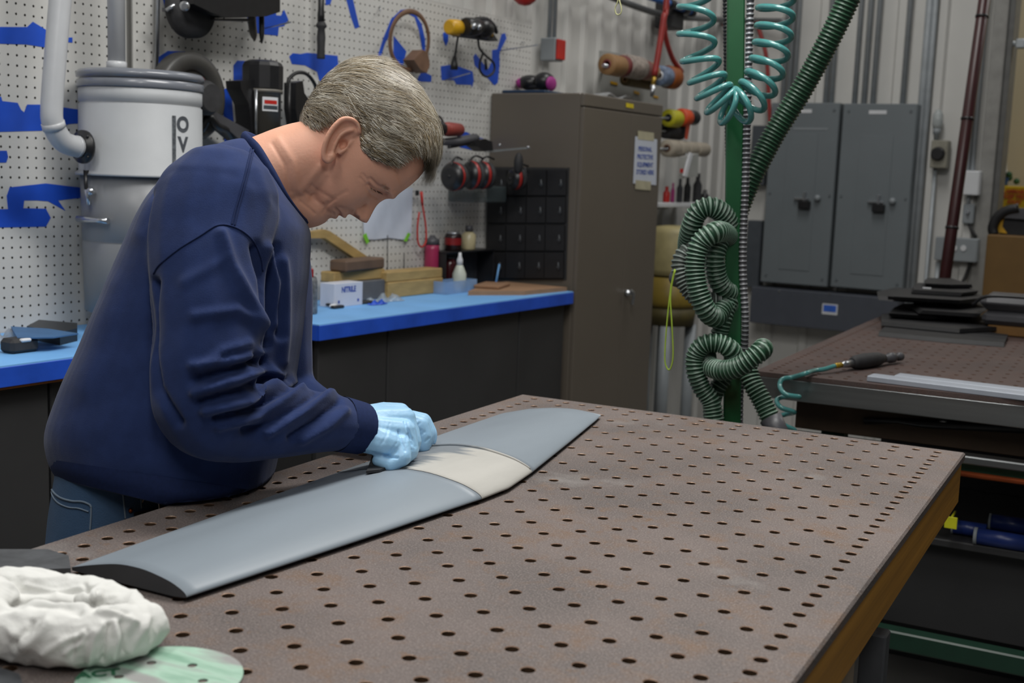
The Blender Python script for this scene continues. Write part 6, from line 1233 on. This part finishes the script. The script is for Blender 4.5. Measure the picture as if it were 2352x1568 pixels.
for pl_, a_ in (([(1205, 840), (1245, 960), (1290, 1090)], 2.2), ([(1285, 720), (1340, 860), (1375, 1010)], 2.2), ([(860, 1120), (980, 1140), (1100, 1165), (1190, 1180)], 3.5), ([(1330, 880), (1400, 960), (1420, 1040)], 1.6)): disp += -a_*.001*np.exp(-(pdist(Q, G_(pl_))/2.6)**2)
set_v(gl, V+Nn*disp[:, None])
b = MB(); caps_chain(b, [(865, 984, 2.062, .029), (898, 978, 2.045, .028)])
for i, (dd, oy) in enumerate(((1.995, 5), (2.018, 0), (2.042, -3), (2.064, -3))):
    caps_chain(b, [(898, 978, 2.035+.012*i, .025), (928, 968+oy, dd+.004, .0180), (945, 966+oy, dd, .0160)])
    finger([(945, 966+oy, dd, .0160), (966+2*i, 970+oy, dd, .0146), (975+4*i, 998+oy, dd, .0134), (973+5*i, 1018+oy*1.2-2*i, dd, .0120)])
finger([(915, 985, 2.02, .02), (940, 1005, 2.0, .016), (952, 1020, 2.0, .013)])
gl2 = finish('left_glove', b, m_glove, man, .0022, 6, None, .45)
V = get_v(gl2); Nn = get_n(gl2); Q = pix(V); disp = np.zeros(len(V))
for pl_ in ([(1280, 690), (1370, 700), (1440, 690)], [(1430, 790), (1480, 730)], [(1440, 850), (1500, 830)], [(1460, 900), (1540, 850)], [(1550, 970), (1600, 930)]): disp += -.0015*np.exp(-(pdist(Q, G_(pl_))/2.4)**2)
set_v(gl2, V+Nn*disp[:, None])
# ================================================================ sanding pad under the hand
zp = TABLE_Z+.0305
sp_ = thing('sanding_pad', onz(880, 1080, zp), 'black sanding pad held under the gloved hand on the blade', 'sanding pad')
q = [onz(x, y, zp) for x, y in ((841, 1087), (872, 1084), (935, 1061), (890, 1050), (858, 1058))]
MB().prism(q, Z*.004).build('pad', m_dk, sp_)
q = [dp(841, 1086, 1.838), dp(884, 1083, 1.842), dp(884, 1056, 1.858), dp(857, 1038, 1.868)]
MB().prism(q, -VIEW(q[0])*.022).build('grip_edge', m_dk, sp_)
# ================================================================ things at the near end of the table
zt = TABLE_Z
# crumpled white rag: a lumpy folded cloth
m_rag = pm('white_rag', '#e3e3df', .85, var=.03, scale=5, bump=.1, bscale=300, spec=.2)
b = MB()
def lobe(pts):        # (px, py, height of centre, radius): soft roll of cloth
    P = np.array([[*onz(x, y, zt+z_), r] for x, y, z_, r in pts]); S = smooth_curve(P, 8*len(pts)); b.tube(S[:, :3], S[:, 3], 16); b.ball(P[0, :3], P[0, 3], 16); b.ball(P[-1, :3], P[-1, 3], 16)
lobe([(-60, 1432, .030, .03), (30, 1454, .027, .026), (110, 1462, .028, .027), (200, 1460, .030, .029), (280, 1452, .030, .028), (335, 1440, .024, .022)])
lobe([(-50, 1355, .030, .022), (30, 1348, .034, .020), (100, 1356, .032, .019), (180, 1358, .032, .017), (250, 1374, .032, .017), (310, 1404, .028, .018), (338, 1434, .024, .021)])
lobe([(36, 1318, .042, .007), (60, 1330, .04, .012), (110, 1342, .036, .014), (170, 1348, .032, .012)])
lobe([(20, 1422, .040, .014), (90, 1406, .045, .013), (160, 1410, .046, .012), (220, 1424, .044, .014), (300, 1424, .040, .016)])
lobe([(-40, 1414, .03, .03), (-20, 1384, .032, .028)])
lobe([(90, 1495, .012, .011), (200, 1502, .012, .012), (295, 1488, .012, .012)])
lobe([(60, 1400, .018, .018), (150, 1404, .018, .018), (230, 1410, .02, .018)])
lobe([(190, 1386, .036, .010), (215, 1371, .042, .008), (235, 1356, .042, .008)])
rag = b.build('cloth_rag', m_rag, None, 'crumpled white cotton rag at the near left corner of the table', 'rag')
evalmesh(rag, ('REMESH', dict(mode='VOXEL', voxel_size=.0021, adaptivity=0.)), ('SMOOTH', dict(factor=.5, iterations=7)))
WR = WLOC[rag.name_full]; me = rag.data; a_ = np.empty(len(me.vertices)*3); me.vertices.foreach_get('co', a_); V = a_.reshape(-1, 3)+WR; n_ = np.empty(len(me.vertices)*3); me.vertices.foreach_get('normal', n_); n_ = n_.reshape(-1, 3); Q = pix(V); disp = np.zeros(len(V))
rf = [([(100, 1500), (150, 1470), (215, 1450)], 3, 9), ([(205, 1520), (215, 1470), (235, 1435)], 5, 8), ([(262, 1505), (268, 1465), (262, 1430)], 5, 7), ([(300, 1495), (325, 1450), (340, 1420)], 4, 9), ([(40, 1500), (90, 1460), (110, 1430)], 3, 10), ([(225, 1400), (270, 1410), (310, 1430)], 4, 7), ([(60, 1345), (130, 1360), (190, 1350)], 3, 7), ([(150, 1500), (185, 1480), (190, 1450)], 3, 7),
 ([(235, 1515), (242, 1470), (250, 1435)], -6, 6), ([(283, 1500), (285, 1460), (278, 1430)], -5, 5), ([(30, 1480), (60, 1445), (70, 1425)], -4, 7), ([(165, 1510), (170, 1480), (200, 1450)], -3, 5), ([(215, 1392), (250, 1395), (290, 1412)], -4, 5), ([(195, 1345), (205, 1365), (210, 1385)], -4, 5), ([(225, 1352), (228, 1370), (222, 1388)], -4, 4), ([(0, 1400), (60, 1385), (130, 1390), (180, 1398)], -5, 9)]
for pl_, am, w_ in rf: disp += am*.001*np.exp(-(pdist(Q, pl_)/w_)**2)
from mathutils import noise as mnoise
for i in range(len(V)):
    p_ = V[i]; w1 = mnoise.noise_vector(Vector(p_*22))*.012; q_ = Vector(p_)+w1
    disp[i] += .0075*(.5-abs(mnoise.noise(q_*26)))-.0025+.0028*(.4-abs(mnoise.noise(q_*61+Vector((7, 3, 1)))))
V = V+n_*disp[:, None]; V[:, 2] = np.maximum(V[:, 2], zt+.0012)
me.vertices.foreach_set('co', (V-WR).ravel()); me.polygons.foreach_set('use_smooth', [True]*len(me.polygons)); me.materials.clear(); me.materials.append(m_rag); me.update()
# dark rubber block behind the rag
q = [onz(x, y, zt) for x, y in ((-60, 1345), (163, 1335), (158, 1305), (110, 1290), (-60, 1290))]
b = MB(); b.prism([p_+Z*.001 for p_ in q], Z*.015); o_ = b.build('rubber_block', pm('grey_rubber', '#45474a', .75, var=.25, scale=40, bump=.15), None, 'worn dark grey rubber block behind the white rag', 'rubber block')
# green sanding disc
c = onz(368, 1560, zt); dr_ = .118*.5; e = onz(558, 1558, zt); dr_ = np.linalg.norm(e-c)
ds = thing('sanding_disc', c, 'pale green perforated sanding disc lying before the white rag', 'sanding disc')
def disc_grit():
    m = bpy.data.materials.new('disc_grit'); m.use_nodes = True; nt = m.node_tree; N = nt.nodes; L = nt.links; bs = N['Principled BSDF']; tc = N.new('ShaderNodeTexCoord'); mp = N.new('ShaderNodeMapping'); mp.inputs['Scale'].default_value = (5, 26, 1); mp.inputs['Rotation'].default_value = (0, 0, .55); L.new(tc.outputs['Object'], mp.inputs[0])
    n = N.new('ShaderNodeTexNoise'); n.inputs['Scale'].default_value = 1.6; n.inputs['Detail'].default_value = 6; L.new(mp.outputs[0], n.inputs[0]); r = N.new('ShaderNodeValToRGB'); L.new(n.outputs[0], r.inputs[0]); r.color_ramp.elements[0].position = .36; r.color_ramp.elements[0].color = (*lin('#86ac96'), 1); r.color_ramp.elements[1].position = .62; r.color_ramp.elements[1].color = (*lin('#9a9a98'), 1); k = r.color_ramp.elements.new(.48); k.color = (*lin('#a9c9b6'), 1); L.new(r.outputs[0], bs.inputs['Base Color']); bs.inputs['Roughness'].default_value = .85; return m
b = MB(); holes = [(-.5, .18), (.36, .25), (-.58, -.45), (.42, -.42), (0., -.62), (-.08, .62), (0., .02)]; hr = dr_*.085
bm = bmesh.new(); NV = 64
outer = [bm.verts.new((dr_*math.cos(2*math.pi*i/NV), dr_*math.sin(2*math.pi*i/NV), 0)) for i in range(NV)]; edges = [bm.edges.new((outer[i], outer[(i+1) % NV])) for i in range(NV)]
dirx = (e-c)/dr_; diry = np.cross(Z, dirx)
hpx = [(348, 1525), (442, 1531), (273, 1557), (466, 1567), (400, 1590), (320, 1590)]
for (x, y) in hpx:
    p_ = onz(x, y, zt)-c; hx, hy = p_@dirx, p_@diry
    hv = [bm.verts.new((hx+hr*.75*math.cos(2*math.pi*i/16), hy+hr*.75*math.sin(2*math.pi*i/16), 0)) for i in range(16)]; edges += [bm.edges.new((hv[i], hv[(i+1) % 16])) for i in range(16)]
bmesh.ops.triangle_fill(bm, use_beauty=True, edges=edges); bmesh.ops.recalc_face_normals(bm, faces=bm.faces[:])
for f_ in bm.faces:
    if f_.normal.z < 0: f_.normal_flip()
for v in bm.verts: x_, y_ = v.co.x, v.co.y; v.co = Vector(dirx*x_+diry*y_+Z*(.0016+.004*max(0, (x_/dr_-.3))**2))
me = bpy.data.meshes.new('disc'); bm.to_mesh(me); bm.free(); me.materials.append(disc_grit()); o_ = bpy.data.objects.new('disc', me); COL.objects.link(o_); o_.parent = ds; WLOC[o_.name_full] = WLOC[ds.name_full]
evalmesh(o_, ('SOLIDIFY', dict(thickness=.0012, offset=-1)))
tx = onz(225, 1552, zt)+Z*.0022; text_mesh('ACT', .020, 'lettering', pm('green_ink', '#2f6a4c', .7), frame(tx, dirx*math.cos(.25)+diry*math.sin(.25), diry*math.cos(.25)-dirx*math.sin(.25), Z), ds, .0008, .0002)
b = MB(); b.prism([onz(x, y, zt)+Z*.001 for x, y in ((-60, 1600), (60, 1600), (45, 1555), (0, 1540), (-60, 1540))], Z*.0025); b.build('plastic_scrap', pm('grey_film', '#55585c', .3, var=.3, alpha=.8), None, 'grey plastic scrap at the bottom left corner of the table', 'scrap')
